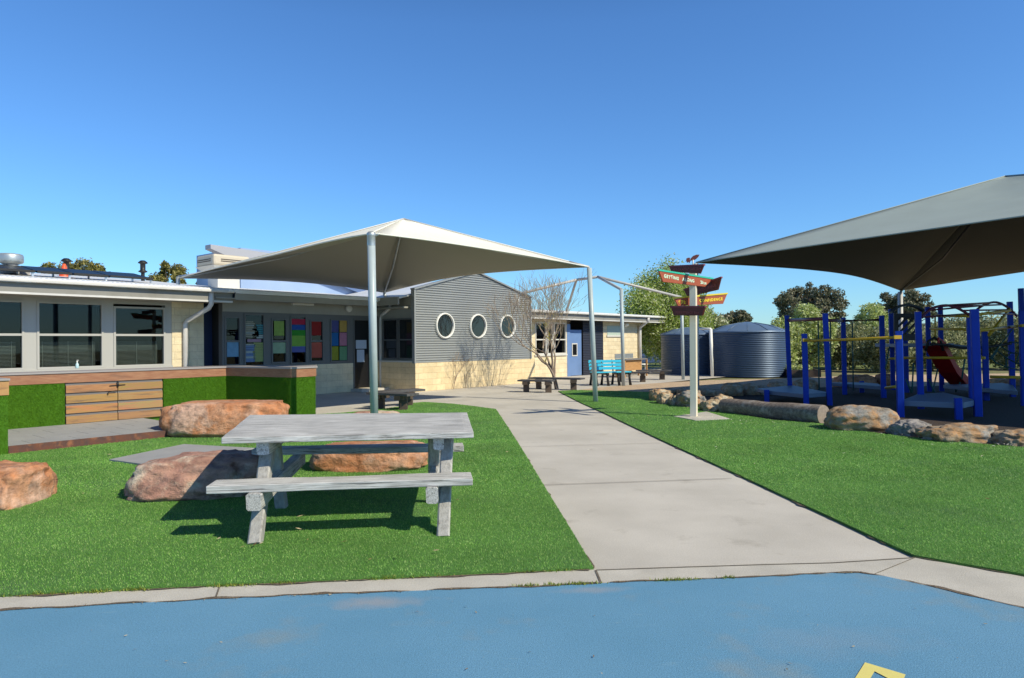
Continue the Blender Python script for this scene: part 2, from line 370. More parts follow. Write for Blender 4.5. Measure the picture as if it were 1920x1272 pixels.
m_rockB = rockmat('rock_pinkish', (.42, .22, .17), (.48, .28, .21), (.66, .54, .42))
m_rockC = rockmat('rock_lichen', (.34, .27, .20), (.45, .245, .11), (.33, .31, .285), s=4)
m_rockD = rockmat('rock_grey', (.27, .25, .25), (.33, .30, .28), (.22, .21, .20), s=4)
m_rockE = rockmat('rock_fieldstone', (.42, .32, .20), (.50, .29, .15), (.52, .45, .34), s=6)

# ------------------------------------------------------------------ light
SAZ = V((.84, -.543, 0)).normalized(); SEL = math.radians(41)
w = bpy.data.worlds.new("World"); sc.world = w; w.use_nodes = True
bg = w.node_tree.nodes['Background']; sky = w.node_tree.nodes.new('ShaderNodeTexSky'); sky.sky_type = 'NISHITA'
sky.sun_disc = False; sky.sun_elevation = SEL; sky.sun_rotation = math.atan2(SAZ.x, SAZ.y)
sky.air_density = 1.15; sky.dust_density = .12; sky.ozone_density = 2.6; sky.altitude = 300
tint = w.node_tree.nodes.new('ShaderNodeMix'); tint.data_type = 'RGBA'; tint.blend_type = 'MULTIPLY'; tint.inputs[0].default_value = 1
tint.inputs[7].default_value = (.51, .86, 1.25, 1)      # clear, deep southern sky
w.node_tree.links.new(sky.outputs[0], tint.inputs[6]); wt = w.node_tree; wc = wt.nodes.new('ShaderNodeTexCoord'); ws = wt.nodes.new('ShaderNodeSeparateXYZ'); wt.links.new(wc.outputs['Generated'], ws.inputs[0])
wm = wt.nodes.new('ShaderNodeMapRange'); wm.inputs[1].default_value = .42; wm.inputs[2].default_value = .85; wm.inputs[3].default_value = 1; wm.inputs[4].default_value = .28   # the sky deepens towards the zenith
wt.links.new(ws.outputs['Z'], wm.inputs[0]); wv = wt.nodes.new('ShaderNodeVectorMath'); wv.operation = 'SCALE'; wt.links.new(tint.outputs[2], wv.inputs[0]); wt.links.new(wm.outputs[0], wv.inputs['Scale'])
wt.links.new(wv.outputs[0], bg.inputs[0]); bg.inputs[1].default_value = .135
sd = bpy.data.lights.new('sun', 'SUN'); sd.energy = 5.0; sd.angle = math.radians(.53); sd.color = (1, .92, .70)
so = bpy.data.objects.new('sun', sd); C.objects.link(so)
sdir = SAZ*math.cos(SEL)+V((0, 0, math.sin(SEL)))
so.rotation_euler = sdir.to_track_quat('Z', 'Y').to_euler()
sc.view_settings.view_transform = 'Standard'; sc.view_settings.look = 'None'; sc.view_settings.gamma = 1; sc.view_settings.exposure = 0.0

# ------------------------------------------------------------------ ground
def sheet(name, poly, z, m, kind='structure', thick=0):
    mb = MB(); pts = [V((p[0], p[1], z)) for p in poly]
    if thick: mb.prism([p-V((0, 0, thick)) for p in pts], (0, 0, thick))
    else: mb.add(pts, [tuple(range(len(pts)))])
    o = mb.build(name, m); o['kind'] = kind; return o
def gp(lst): return [tuple(G(x, y).xy) for x, y in lst]
sheet('ground', [(-900, -60), (900, -60), (900, 1600), (-900, 1600)], -.05, m_earth)
# paving: everything between the court and the buildings
sheet('pavement', [(-14, 3.0), (9.6, 3.0), (9.6, 12), (3, 21.9), (5.2, 24.8), (9.5, 29.5), (11, 34), (9, 40), (-6, 34), (-20, 20)], 0.0, m_conc)
kerb_top = [(-420, 1140), (0, 1122), (420, 1101), (760, 1087), (1113, 1070)]
kerb_r = [(1715, 1047), (1920, 1083), (2300, 1155)]
blue_edge = [(-420, 1166), (0, 1147), (420, 1125), (560, 1118), (960, 1104), (1150, 1095), (1400, 1085), (1560, 1077), (1612, 1076), (1655, 1082), (1700, 1092), (1810, 1117), (1920, 1143), (2300, 1250)]
court = gp(blue_edge)+[(9, -3), (-9, -3)]
sheet('court', court, .008, m_blue)
sheet('kerb', gp(blue_edge)+gp(kerb_r[::-1])+gp(kerb_top[::-1]), .006, m_kerb)
lturf = gp([(1113, 1070), (1075, 1005), (1018, 911), (985, 855), (957, 810), (930, 769), (885, 763), (850, 759), (797, 755.5), (765, 758), (752, 764), (700, 771), (640, 776), (592, 779)])+[(-4.2, 13.0), (-5.5, 13.4), (-9, 9), (-12, 7.6)]+gp(kerb_top[:-1])
rturf = gp([(1715, 1047), (1640, 1013), (1560, 975), (1475, 936), (1390, 896), (1250, 832), (1180, 799), (1130, 775), (1090, 757), (1068, 746), (1047, 735), (1080, 733), (1150, 734.5), (1225, 737), (1262, 757), (1320, 765), (1360, 775), (1450, 790), (1550, 797), (1620, 811), (1700, 822), (1800, 832), (1925, 842), (2300, 870)])+gp(kerb_r[::-1][:-1])
tri = gp([(1022, 731), (1052, 728), (1100, 733), (1047, 735.5)])
sheet('lawn', lturf, .022, m_turf, thick=.02)
sheet('lawn', rturf, .022, m_turf, thick=.02)
sheet('gravel', gp([(1088, 731.5), (1125, 727), (1180, 722.5), (1260, 717), (1330, 713.5), (1420, 711.5), (1600, 705)])+[(24, 30), (24, 20), (7.6, 14), (4.0, 19)], .006, m_gravel)
sheet('mulch', gp([(1240, 752), (1262, 741), (1330, 735), (1400, 732), (1480, 728), (1560, 727), (1700, 726)])+[(22, 24), (24, 8), (7.7, 9.5)]+gp([(1800, 834), (1700, 824), (1620, 813), (1550, 799), (1450, 791), (1360, 776), (1320, 766)]), .012, m_mulch)
# scored joints of the path
jb = MB()
def strip(a, b, wd, z=.0095):
    a, b = G(*a), G(*b); d = (b-a).normalized(); s = V((-d.y, d.x, 0))*wd/2
    q = [a-s, b-s, b+s, a+s]; jb.add([V((p.x, p.y, z)) for p in q], [(0, 1, 2, 3)])
k = [(1118, 1071.5), (1280, 1066), (1440, 1061), (1560, 1058), (1640, 1053), (1714, 1048)]
for i in range(5): strip(k[i], k[i+1], .012)
strip((1016, 911), (1372, 898.5), .012); strip((972, 839), (1238, 832), .010); strip((945, 797), (1150, 796), .008)
strip((1117, 1072), (1126, 1094), .014); strip((412, 1102), (404, 1125), .010); strip((690, 760), (1060, 741), .008); strip((1716, 1048), (1640, 1079), .006)
jo = jb.build('pavement_joint', m_joint); jo['kind'] = 'structure'
def dirt(line, wd, z, seed, cut=.0):
    mb = MB(); pts = gp(line); out = []
    for (a, b) in zip(pts, pts[1:]):
        a, b = V((*a, 0)), V((*b, 0)); k_ = max(2, int((b-a).length/.03))
        for i in range(k_): out.append(a.lerp(b, i/k_))
    for i in range(len(out)-1):
        w1 = max(0, noise.fractal(V((i*.09, seed, 0)), 1, 2, 3)+cut)*wd; w2 = max(0, noise.fractal(V(((i+1)*.09, seed, 0)), 1, 2, 3)+cut)*wd
        u1 = max(0, noise.fractal(V((i*.11, seed+4, 0)), 1, 2, 3)+cut)*wd; u2 = max(0, noise.fractal(V(((i+1)*.11, seed+4, 0)), 1, 2, 3)+cut)*wd
        d = (out[i+1]-out[i]).normalized(); n_ = V((-d.y, d.x, 0)); a, b = out[i], out[i+1]
        mb.add([V((q.x, q.y, z)) for q in (a-n_*w1, b-n_*w2, b+n_*u2, a+n_*u1)], [(0, 1, 2, 3)])
    o = mb.build('soil_in_joint', m_mulchL); o['kind'] = 'structure'
m_mulchL = M('soil', (.10, .07, .045), (.22, .17, .12), scale=40, rough=1, bump=.8, bscale=80)
dirt(blue_edge, .035, .0115, 3, .25); dirt(kerb_top, .04, .0125, 8, .3); dirt(kerb_r, .03, .0125, 9, .15)
dirt([(1113, 1070), (1075, 1005), (1018, 911), (985, 855), (957, 810), (930, 769)], .025, .0127, 12, .15)
dirt([(1715, 1047), (1640, 1013), (1560, 975), (1475, 936), (1390, 896), (1250, 832), (1130, 775), (1047, 735)], .035, .0127, 15, .25)
t_ = m_blue.node_tree; b_s = t_.nodes['Principled BSDF']; src = b_s.inputs['Base Color'].links[0].from_socket
ge_ = t_.nodes.new('ShaderNodeNewGeometry')
for (px_, py_, rx_, ry_, amt) in ((700, 1133, .34, .10, .6), (1112, 1109, .26, .06, .45), (1560, 1205, .5, .2, .14)):
    c_ = G(px_, py_); mp_ = t_.nodes.new('ShaderNodeMapping'); mp_.vector_type = 'TEXTURE'; mp_.inputs['Location'].default_value = (c_.x, c_.y, 0); mp_.inputs['Scale'].default_value = (rx_, ry_, 1); mp_.inputs['Rotation'].default_value = (0, 0, .12)
    t_.links.new(ge_.outputs['Position'], mp_.inputs['Vector']); ln_ = t_.nodes.new('ShaderNodeVectorMath'); ln_.operation = 'LENGTH'; t_.links.new(mp_.outputs[0], ln_.inputs[0])
    nz_ = t_.nodes.new('ShaderNodeTexNoise'); nz_.inputs['Scale'].default_value = 7; nz_.inputs['Detail'].default_value = 7; t_.links.new(ge_.outputs['Position'], nz_.inputs['Vector'])
    ad_ = t_.nodes.new('ShaderNodeMath'); ad_.operation = 'MULTIPLY_ADD'; ad_.inputs[1].default_value = 1.6; t_.links.new(nz_.outputs['Fac'], ad_.inputs[0]); t_.links.new(ln_.outputs['Value'], ad_.inputs[2])
    mr_ = t_.nodes.new('ShaderNodeMapRange'); mr_.inputs[1].default_value = 1.0; mr_.inputs[2].default_value = 1.9; mr_.inputs[3].default_value = amt; mr_.inputs[4].default_value = 0; t_.links.new(ad_.outputs[0], mr_.inputs[0])
    mx_ = t_.nodes.new('ShaderNodeMix'); mx_.data_type = 'RGBA'; t_.links.new(mr_.outputs[0], mx_.inputs[0]); t_.links.new(src, mx_.inputs[6]); mx_.inputs[7].default_value = (.34, .32, .33, 1); src = mx_.outputs[2]
# scuffs: short pale scratches
mp_ = t_.nodes.new('ShaderNodeMapping'); mp_.inputs['Scale'].default_value = (3, 14, 1); mp_.inputs['Rotation'].default_value = (0, 0, .5); t_.links.new(ge_.outputs['Position'], mp_.inputs['Vector'])
nz_ = t_.nodes.new('ShaderNodeTexNoise'); nz_.inputs['Scale'].default_value = 2.2; nz_.inputs['Detail'].default_value = 9; nz_.inputs['Roughness'].default_value = .75; nz_.inputs['Distortion'].default_value = 1.2; t_.links.new(mp_.outputs[0], nz_.inputs['Vector'])
mr_ = t_.nodes.new('ShaderNodeMapRange'); mr_.inputs[1].default_value = .60; mr_.inputs[2].default_value = .74; mr_.inputs[4].default_value = .55; t_.links.new(nz_.outputs['Fac'], mr_.inputs[0])
mx_ = t_.nodes.new('ShaderNodeMix'); mx_.data_type = 'RGBA'; t_.links.new(mr_.outputs[0], mx_.inputs[0]); t_.links.new(src, mx_.inputs[6]); mx_.inputs[7].default_value = (.27, .42, .50, 1); src = mx_.outputs[2]
t_.links.new(src, b_s.inputs['Base Color'])
# worn stains and the painted figure on the court
def blob(c, rx, ry, z, seed):
    mb = MB(); pts = []
    for i in range(28):
        t = i/28*2*math.pi; r = 1+.35*noise.noise(V((math.cos(t)*1.5, math.sin(t)*1.5, seed)))
        pts.append(V((c.x+rx*r*math.cos(t), c.y+ry*r*math.sin(t), z)))
    return mb.add(pts, [tuple(range(28))])
fig = MB()
q = [G(1622, 1247), G(1698, 1270), G(1690, 1290), G(1640, 1264), G(1600, 1330), G(1570, 1330)]
fig.add([V((p.x, p.y, .012)) for p in q], [(0, 1, 2, 3), (0, 3, 4, 5)])
o = fig.build('court_line', m_yellow); o['kind'] = 'structure'

# ---- blades of the turf
def inpoly(px, py, poly):
    ins = np.zeros(len(px), bool); n = len(poly)
    for i in range(n):
        x1, y1 = poly[i]; x2, y2 = poly[(i+1) % n]
        c = ((y1 > py) != (y2 > py)) & (px < (x2-x1)*(py-y1)/(y2-y1+1e-12)+x1); ins ^= c
    return ins
def blades(n, xr, yr, poly, z, ln, wd):
    x = rng.uniform(*xr, n); y = rng.uniform(*yr, n); k = inpoly(x, y, poly); k &= (np.abs(x) < y*.80+.3); x, y = x[k], y[k]; n = len(x)
    a = rng.uniform(0, 2*np.pi, n); le = ln*rng.uniform(.6, 1.15, n); lean = rng.uniform(.1, .9, n)
    # the pile lies a little over in drifts
    pa = np.sin(x*1.3+np.sin(y*.9)*1.5)*.6
    b = rng.uniform(0, 2*np.pi, n); dx = np.cos(b)*lean+.15*np.cos(pa+2.2); dy = np.sin(b)*lean+.15*np.sin(pa+2.2)
    w_ = wd*rng.uniform(.7, 1.3, n)
    P = np.stack([x, y, np.full(n, z)], 1); S = np.stack([np.cos(a)*w_/2, np.sin(a)*w_/2, np.zeros(n)], 1)
    T = P+np.stack([dx*le, dy*le, le], 1)
    return np.stack([P-S, P+S, T], 1).reshape(-1, 3)
bl = []
for poly, xr in ((lturf, (-10, 1.5)), (rturf, (.5, 12))):
    bl.append(blades(420000, xr, (3.8, 7.2), poly, .018, .016, .0042))
    bl.append(blades(260000, xr, (7.2, 10.5), poly, .018, .018, .006))
    bl.append(blades(220000, xr, (10.5, 22), poly, .018, .020, .009))
g = npmesh('grass', np.concatenate(bl), 3, m_blade); tag(g, kind='stuff', label='short artificial turf pile of the lawns', cat='grass')
# leaf litter and weeds
def litter(pts, size, m, name, label, cat):
    vs = []
    for p in pts:
        a = random.uniform(0, 6.3); l_ = size*random.uniform(.5, 1.3); w_ = l_*.28; d = V((math.cos(a), math.sin(a), random.uniform(-.1, .3)))*l_; s = V((-math.sin(a), math.cos(a), random.uniform(-.4, .4)))*w_
        p = V((p[0], p[1], p[2])); vs += [p-d, p+s, p+d, p-s]
    o = npmesh(name, np.array([tuple(v) for v in vs]), 4, m); tag(o, label, cat, kind='stuff'); return o
m_litter = leafmat('dry_leaf', [(.16, .09, .04), (.40, .30, .14), (.62, .52, .34)], .1)
m_petal = leafmat('pale_petal', [(.55, .48, .35), (.75, .70, .6), (.8, .78, .7)], .1)
pts = []
while len(pts) < 90:
    x, y = random.uniform(-8, 9), random.uniform(4.7, 14)
    for poly in (lturf, rturf):
        if inpoly(np.array([x]), np.array([y]), poly)[0]: pts.append((x, y, .047))
for c in ((560, 1003), (577, 1024), (592, 1024), (645, 1028), (700, 1030), (745, 1056), (694, 1062), (818, 1045), (820, 1058), (478, 1033), (490, 1031)): p = G(*c); pts.append((p.x, p.y, .05))
litter(pts, .028, m_litter, 'leaf_litter', 'scattered dry brown leaves and bark on the lawns', 'leaves')
pts = []
for i in range(110):
    t = random.random(); p = G(1240+t*680, 776+t*66+random.expovariate(.25)*1.6)
    pts.append((p.x, p.y, .05))
for i in range(40): p = G(random.uniform(1100, 1700), random.uniform(760, 860)); pts.append((p.x, p.y, .05))
litter(pts, .022, m_petal, 'woodchip_litter', 'pale wood chips strewn along the playground rocks', 'wood chips')
pts = []
for i in range(150):
    e = random.choice([0, 0, 1, 2])
    if e == 0: t = random.random(); p = G(t*1700, 1147-51*min(1, t*1700/1150)-19*max(0, (t*1700-1150)/460)+random.uniform(-1, 1) if t*1700 < 1610 else 1093)
    elif e == 1: t = random.random(); p = G(t*1113, 1122-52*t+random.uniform(-1, 2))
    else: p = G(random.uniform(0, 1900), random.uniform(1130, 1270))
    pts.append((p.x, p.y, .016))
litter(pts, .010, m_litter, 'debris', 'small stones and crumbs along the kerb and on the court', 'debris')
# weeds in the kerb joints
vs = []
def tuft(p, n, h):
    for i in range(n):
        a = random.uniform(0, 6.3); r = random.uniform(.2, 1)*h; b = V((p.x+random.gauss(0, .035), p.y+random.gauss(0, .008), .01)); w_ = V((math.cos(a+1.57), math.sin(a+1.57), 0))*.004
        vs.extend([b-w_, b+w_, b+V((math.cos(a)*r*.8, math.sin(a)*r*.5, h*random.uniform(.4, 1)))])
for i in range(130):
    t = random.random()
    if random.random() < .55: p = G(t*1113, 1122-52*t)
    else:
        x = 950+t*420; p = G(x, 1104-18*(x-950)/440)
    if noise.noise(V((p.x*2.2, 3.1, 0))) > -.1: tuft(p, random.randint(6, 26), random.uniform(.010, .030))
m_weed = leafmat('weed', [(.10, .16, .02), (.22, .30, .04), (.38, .36, .08)], .2)
o = npmesh('weeds', np.array([tuple(v) for v in vs]), 3, m_weed); tag(o, 'yellow-green weeds growing in the kerb joints', 'weeds', kind='stuff')

# ------------------------------------------------------------------ rocks and log
def rock(name_, label, px0, px1, ytop, ybase, m, seed=0, depth=None, boxy=.6, rough=.10, flat=None, group=None, yaw=None, Y=None, sink=.07, tilt=0, sub=5, name='boulder'):
    import bmesh
    cx = (px0+px1)/2; b0 = G(cx, ybase) if Y is None else V(((cx-960)/F*Y, Y, 0)); Yf = b0.y
    wd = (px1-px0)/F*Yf
    dp = depth or wd*.6
    cy = Yf+dp/2; k = cy/Yf; wd *= (1+k)/2
    hz = at(cx, ytop, cy*.5+Yf*.5).z
    c = at(cx, ybase, cy); c.z = 0
    bm = bmesh.new(); bmesh.ops.create_icosphere(bm, subdivisions=sub, radius=1)
    for v in bm.verts:
        p = v.co.copy(); e = 1-boxy*.65
        q = V([math.copysign(abs(t)**e, t) for t in p])
        q = q/max(1e-6, (abs(q.x)**4+abs(q.y)**4+abs(q.z)**4)**.25)*(.5+.5*boxy) + p*(.5-.5*boxy)
        nz = noise.fractal(p*1.3+V((seed*3.7, seed, 0)), 1.0, 2.0, 3)*rough*2.2 + noise.fractal(p*4+V((seed, 9, 0)), 1.0, 2.0, 4)*rough*.7
        cell = noise.voronoi(p*2.2+V((seed*1.7, 0, seed)))[0]; nz += (min(cell[1]-cell[0], .35)-.2)*.22*(rough/.1)
        q = q*(1+nz)
        if q.z > 0: q.x *= 1-.10*q.z; q.y *= 1-.15*q.z
        z = q.z*.5+.5
        if flat and q.z > flat: q.z = flat+(q.z-flat)*.25
        v.co = V((q.x*wd/2, q.y*dp/2, (q.z*.5+.5)*(hz+sink)-sink + tilt*q.x*hz*.3))
    if yaw:
        bmesh.ops.rotate(bm, verts=bm.verts, cent=(0, 0, 0), matrix=Matrix.Rotation(yaw, 3, 'Z'))
    me = bpy.data.meshes.new(name); bm.to_mesh(me); bm.free(); me.materials.append(m)
    me.polygons.foreach_set('use_smooth', [True]*len(me.polygons))
    o = bpy.data.objects.new(name, me); C.objects.link(o); o.location = c
    tag(o, label, 'rock', group); return o
gA = 'sandstone boulders on the left lawn'
rock(0, 'long flat-topped orange boulder against the grass-clad counter', 313, 541, 748, 823, m_rockA, 1, depth=1.1, boxy=.9, rough=.05, flat=.75, group=gA, sub=5)
rock(0, 'low pinkish boulder partly in the shadow of the picnic table', 252, 520, 857, 945, m_rockB, 2, depth=1.0, boxy=.5, rough=.08, group=gA, tilt=.35, sub=5)
rock(0, 'low flat boulder seen under the picnic table top', 586, 800, 828, 890, m_rockA, 3, depth=.95, boxy=.7, rough=.06, flat=.6, group=gA, tilt=.1, sub=5)
rock(0, 'boulder cut off by the left edge of the picture', -55, 71, 878, 965, m_rockA, 4, depth=.8, boxy=.85, rough=.07, group=gA, sub=5)
rock(0, 'small purplish flat rock peeping over the table top by the pole base', 655, 752, 773, 787, m_rockB, 5, depth=.7, boxy=.5, rough=.05, group=gA)
gB = 'rocks edging the playground mulch'
for args in [
 ('leftmost fieldstone of the playground edging', 1217, 1260, 731, 754, m_rockE, 11, .6),
 ('rough fieldstone in front of the leftmost edging rock', 1233, 1261, 737, 760, m_rockE, 12, .5),
 ('small round fieldstone between two bigger rocks left of the signpost', 1254, 1275, 743, 762, m_rockE, 13, .4),
 ('round reddish rock with dark front just left of the signpost', 1270, 1320, 735, 766, m_rockC, 14, .8),
 ('pale slanting rock just right of the signpost', 1316, 1358, 751, 774, m_rockE, 15, .5),
 ('tan rock behind the end of the log', 1334, 1374, 743, 766, m_rockE, 16, .5),
 ('big arched orange rock right of the log', 1553, 1677, 763, 812, m_rockC, 17, .8),
 ('grey rock between the arched rock and the long rock', 1677, 1741, 791, 821, m_rockD, 18, .5),
 ('long low rock with orange lichen patch', 1735, 1872, 799, 833, m_rockC, 19, .6),
 ('dark brown rock at the right edge of the picture', 1872, 1960, 811, 841, m_rockC, 20, .6),
]:
    l_, a, b_, t_, y_, m_, sd_, dp = args
    rock(0, l_, a, b_, t_, y_, m_, sd_, depth=dp, boxy=.05 if sd_ == 17 else .4, rough=.07 if sd_ == 17 else .11, group=gB)
farr = [(1243, 1268, 729, 740), (1270, 1298, 728, 742), (1312, 1340, 729, 744), (1334, 1356, 731, 744), (1352, 1393, 719, 744), (1390, 1421, 721, 742), (1418, 1442, 723, 742), (1440, 1476, 717, 740), (1484, 1530, 712, 738)]
for i, (a, b_, t_, y_) in enumerate(farr):
    lab = ['first', 'second', 'third', 'fourth', 'fifth and largest', 'sixth', 'seventh', 'eighth', 'ninth'][i]
    rock(0, lab+' from the left in the shaded row of rocks behind the signpost', a, b_, t_, y_, m_rockE, 30+i, depth=.7, boxy=.4, rough=.09, group='shaded rocks at the back of the mulch', sub=3)
for l_, a, b_, t_, y_, m_ in [('broad sunlit orange boulder behind the climbing frame posts', 1562, 1641, 704, 727, m_rockA), ('upright orange rock behind the tower posts', 1645, 1672, 702, 727, m_rockA), ('sunlit pale rock right of the red slide', 1862, 1888, 710, 722, m_rockE), ('dark rock at the right edge behind the frame', 1890, 1926, 708, 724, m_rockC)]:
    rock(0, l_, a, b_, t_, y_, m_, a, depth=.8, boxy=.5, rough=.08, group='sunlit rocks beyond the climbing frame', sub=3)
# log
lt = thing('log', 'weathered grey log lying between the rocks at the lawn edge', 'log', G(1450, 788))
a = G(1362, 776); b_ = G(1552, 797); a.z = .14; b_.z = .155; pts = []; rr = []
for i in range(25):
    t = i/24; pts.append(a.lerp(b_, t)+V((0, .17, noise.noise(V((t*3, 0, 0)))*.02))); rr.append(.155+.03*t+.012*noise.noise(V((t*7, 1, 0))))
m_log = M('log_wood', (.15, .115, .095), (.27, .22, .185), scale=5, rough=.95, stretch=(.5, 4, 4), bump=.6, bscale=9, c3=(.33, .29, .26), s3=1.2, a3=.55, fine=.25, fscale=12); mb = MB(); mb.tube(pts, rr, 20, caps=False); mb.build('bark', m_log, lt)
e = MB(); d = (pts[-1]-pts[-2]).normalized(); e.tube([pts[-1]-d*.01, pts[-1]+d*.012], [rr[-1], rr[-1]*.96], 20); e.build('cut_end', M('cut_wood', (.33, .27, .22), (.24, .20, .17), scale=20, rough=.9), lt)
e = MB(); e.tube([pts[0]+d*.01, pts[0]-d*.012], [rr[0], rr[0]*.96], 20); e.build('cut_end', bpy.data.materials['cut_wood'], lt)
# stepping slab
p4 = [G(205, 868), G(345, 838.5), G(478, 846), G(311, 883)]
sl = MB(); sl.prism([V((p.x, p.y, .0)) for p in p4], (0, 0, .045)); o = sl.build('concrete_slab', m_tile, bevel=.004); tag(o, 'grey rectangular slab lying flat on the left lawn', 'slab')

# ------------------------------------------------------------------ picnic table
T = thing('picnic_table', 'weathered grey timber picnic table with two fixed benches', 'picnic table', V((-1.35, 6.1, 0)))
ex = V((.993, .118, 0)); ey = V((-.118, .993, 0)); m_wood = woodmat('weathered_wood', ex); m_wood2 = woodmat('weathered_wood_cross', ey); 
m_woodv = M('weathered_leg', (.30, .285, .27), (.46, .44, .42), scale=6, rough=.9, stretch=(6, 6, 1), bump=.4, bscale=20, c3=(.15, .13, .12), s3=3, a3=.60)
def plank(name, fl, fr_, depthv, z, th, m, parent, n=28, ny=8, wob=.012, seed=0, blr=None):
    """sawn slab with wavering edges; fl/fr front corners, depthv the vector(s) to the back"""
    mb = MB(); vs = []
    bl_, br_ = (fl+depthv, fr_+depthv) if blr is None else blr
    for side in (0, 1):
        for j in range(ny+1):
            for i in range(n+1):
                u, v = i/n, j/ny
                p = (fl.lerp(fr_, u)).lerp(bl_.lerp(br_, u), v)
                edge = min(u, 1-u, v, 1-v)
                if edge < 1e-6:
                    p = p+V((noise.noise(V((u*4, v*6, seed)))*wob, noise.noise(V((u*6, v*6, seed+5)))*wob, 0))
                zz = z+noise.noise(V((u*3, v*3, seed+2)))*.005 if side else z-th
                if side and edge < 1e-6: zz -= .007
                vs.append(V((p.x, p.y, zz)))
    K = (n+1)*(ny+1); fs = []
    for j in range(ny):
        for i in range(n):
            a = j*(n+1)+i; fs.append((a, a+n+1, a+n+2, a+1)); fs.append((K+a, K+a+1, K+a+n+2, K+a+n+1))
    rim = [i for i in range(n+1)]+[(j+1)*(n+1)-1 for j in range(1, ny+1)]+[ny*(n+1)+i for i in range(n-1, -1, -1)]+[j*(n+1) for j in range(ny-1, 0, -1)]
    for i in range(len(rim)):
        a, b2 = rim[i], rim[(i+1) % len(rim)]; fs.append((a, b2, K+b2, K+a))
    mb.add(vs, fs); return mb.build(name, m, parent, bevel=.006)
plank('tabletop', V((-2.27, 5.36, 0)), V((-.318, 5.59, 0)), None, .785, .055, m_wood, T, seed=1, blr=(V((-2.71, 7.10, 0)), V((-.475, 7.17, 0))))
plank('seat', V((-2.29, 5.13, 0)), V((-.315, 5.37, 0)), V((-.03, .25, 0)), .455, .065, m_wood, T, ny=3, seed=3)
plank('seat', V((-2.62, 6.90, 0)), V((-.50, 7.03, 0)), V((-.03, .25, 0)), .455, .065, m_wood, T, ny=3, seed=6)
def beam(name, p0, p1, w_, h_, m, parent, bev=.012, jit=.008, upv=V((0, 0, 1))):
    mb = MB(); mb.beam(p0, p1, w_, h_, upv, bev, jit); return mb.build(name, m, parent)
beam('seat_bearer', V((-1.93, 5.12, .325)), V((-2.20, 7.12, .325)), .105, .125, m_wood2, T)
beam('seat_bearer', V((-.625, 5.30, .325)), V((-.80, 7.22, .325)), .09, .125, m_wood2, T)
beam('top_bearer', V((-1.99, 5.48, .675)), V((-2.19, 6.98, .675)), .095, .11, m_wood2, T)
beam('top_bearer', V((-.61, 5.66, .675)), V((-.76, 7.08, .675)), .085, .11, m_wood2, T)
for p0, p1 in ((V((-1.93, 5.13, .0)), V((-2.05, 5.82, .73))), (V((-2.11, 6.27, .0)), V((-2.09, 6.02, .73))), (V((-.545, 5.30, .0)), V((-.56, 5.95, .73))), (V((-.745, 6.42, .0)), V((-.70, 6.15, .73)))):
    beam('leg', p0, p1, .10 if p0.x < -1 else .08, .10, m_woodv, T, upv=V((1, 0, 0)), jit=.01)

# ------------------------------------------------------------------ school building
B = thing('school_building', 'long single-storey school building with pale block walls and white metal roof', 'building', W(4, -20, 0))
def pane(s0, s1, z0, z1, off, parent, m=None): MB().wbox(s0, s1, z0, z1, off, off+.006).build('pane', m or m_glass, parent)
def wall_open(mb, s0, s1, z0, z1, off, th, ops):
    cuts = sorted(set([s0, s1]+[min(max(c, s0), s1) for o in ops for c in o[:2]]))
    for a, b2 in zip(cuts, cuts[1:]):
        if b2-a < 1e-4: continue
        mid = (a+b2)/2; zs = sorted([(o[2], o[3]) for o in ops if o[0] < mid < o[1]]); z = z0
        for q0, q1 in zs:
            if q0 > z+1e-4: mb.wbox(a, b2, z, q0, off-th, off)
            z = max(z, q1)
        if z < z1-1e-4: mb.wbox(a, b2, z, z1, off-th, off)
def window(s0, s1, z0, z1, off, rails=(), mull=(), fw=.05, m=m_frame, gm=None, panes=True, dp=.08):
    f = MB(); f.wbox(s0, s0+fw, z0, z1, off-dp, off+.012); f.wbox(s1-fw, s1, z0, z1, off-dp, off+.012)
    f.wbox(s0+fw, s1-fw, z0, z0+fw, off-dp, off+.012); f.wbox(s0+fw, s1-fw, z1-fw, z1, off-dp, off+.012)
    for r_ in rails: f.wbox(s0+fw, s1-fw, r_-.025, r_+.025, off-dp+.01, off+.006)
    for q in mull: f.wbox(q-.03, q+.03, z0+fw, z1-fw, off-dp+.02, off+.002)
    o = f.build('window_frame', m, B)
    pane(s0+fw, s1-fw, z0+fw, z1-fw, off-dp+.03, o, gm)
    return o
OL = -18.0; OR = -17.7; OG = -15.94
def S(px, off=OL): return hit(px, 640, off)[0]
# left wing
s_a = S(-420); s_e = S(322); s_st = S(322); s_se = S(381.5)
zsill = .93; zhead = 2.52
wl = MB()
wins = [(S(-330), S(-150)), (S(-120), S(45.5)), (S(69), S(194)), (S(213), S(310))]
ops = [(a-.0, b2+.0, zsill+.06, zhead) for a, b2 in wins]
wall_open(wl, s_a, s_st, 0, 2.72, OL, .2, ops)
wl.build('wall', m_frame, B, label='grey panel wall around the big windows')
for (a, b2) in wins: window(a, b2, zsill+.06, zhead if b2 < S(200) else zhead-.06, OL+.01, rails=(1.765,), fw=.045)
MB().wbox(s_a, s_st, zsill-.01, zsill+.058, OL, OL+.07).build('window_sill', m_frame, B)
st = MB(); st.wbox(s_st, s_se, 0, 2.72, OL-.25, OL+.02); st.build('pier', m_stone, B)
MB().wbox(s_se, S(417), 0, 2.72, OL-.35, OL-.30).build('wall_panel', m_navy, B)
# blinds behind the left glass
bb = MB()
for (a, b2) in wins[1:]:
    z = zsill+.12
    while z < 1.60:
        bb.wbox(a+.08, b2-.1, z, z+.011, OL-.24, OL-.236); z += .030
    for q in (.12, .5, .88): bb.wbox(a+(b2-a)*q-.006, a+(b2-a)*q+.006, zsill+.1, 1.62, OL-.212, OL-.208)
bb.build('blind', m_blind, B)
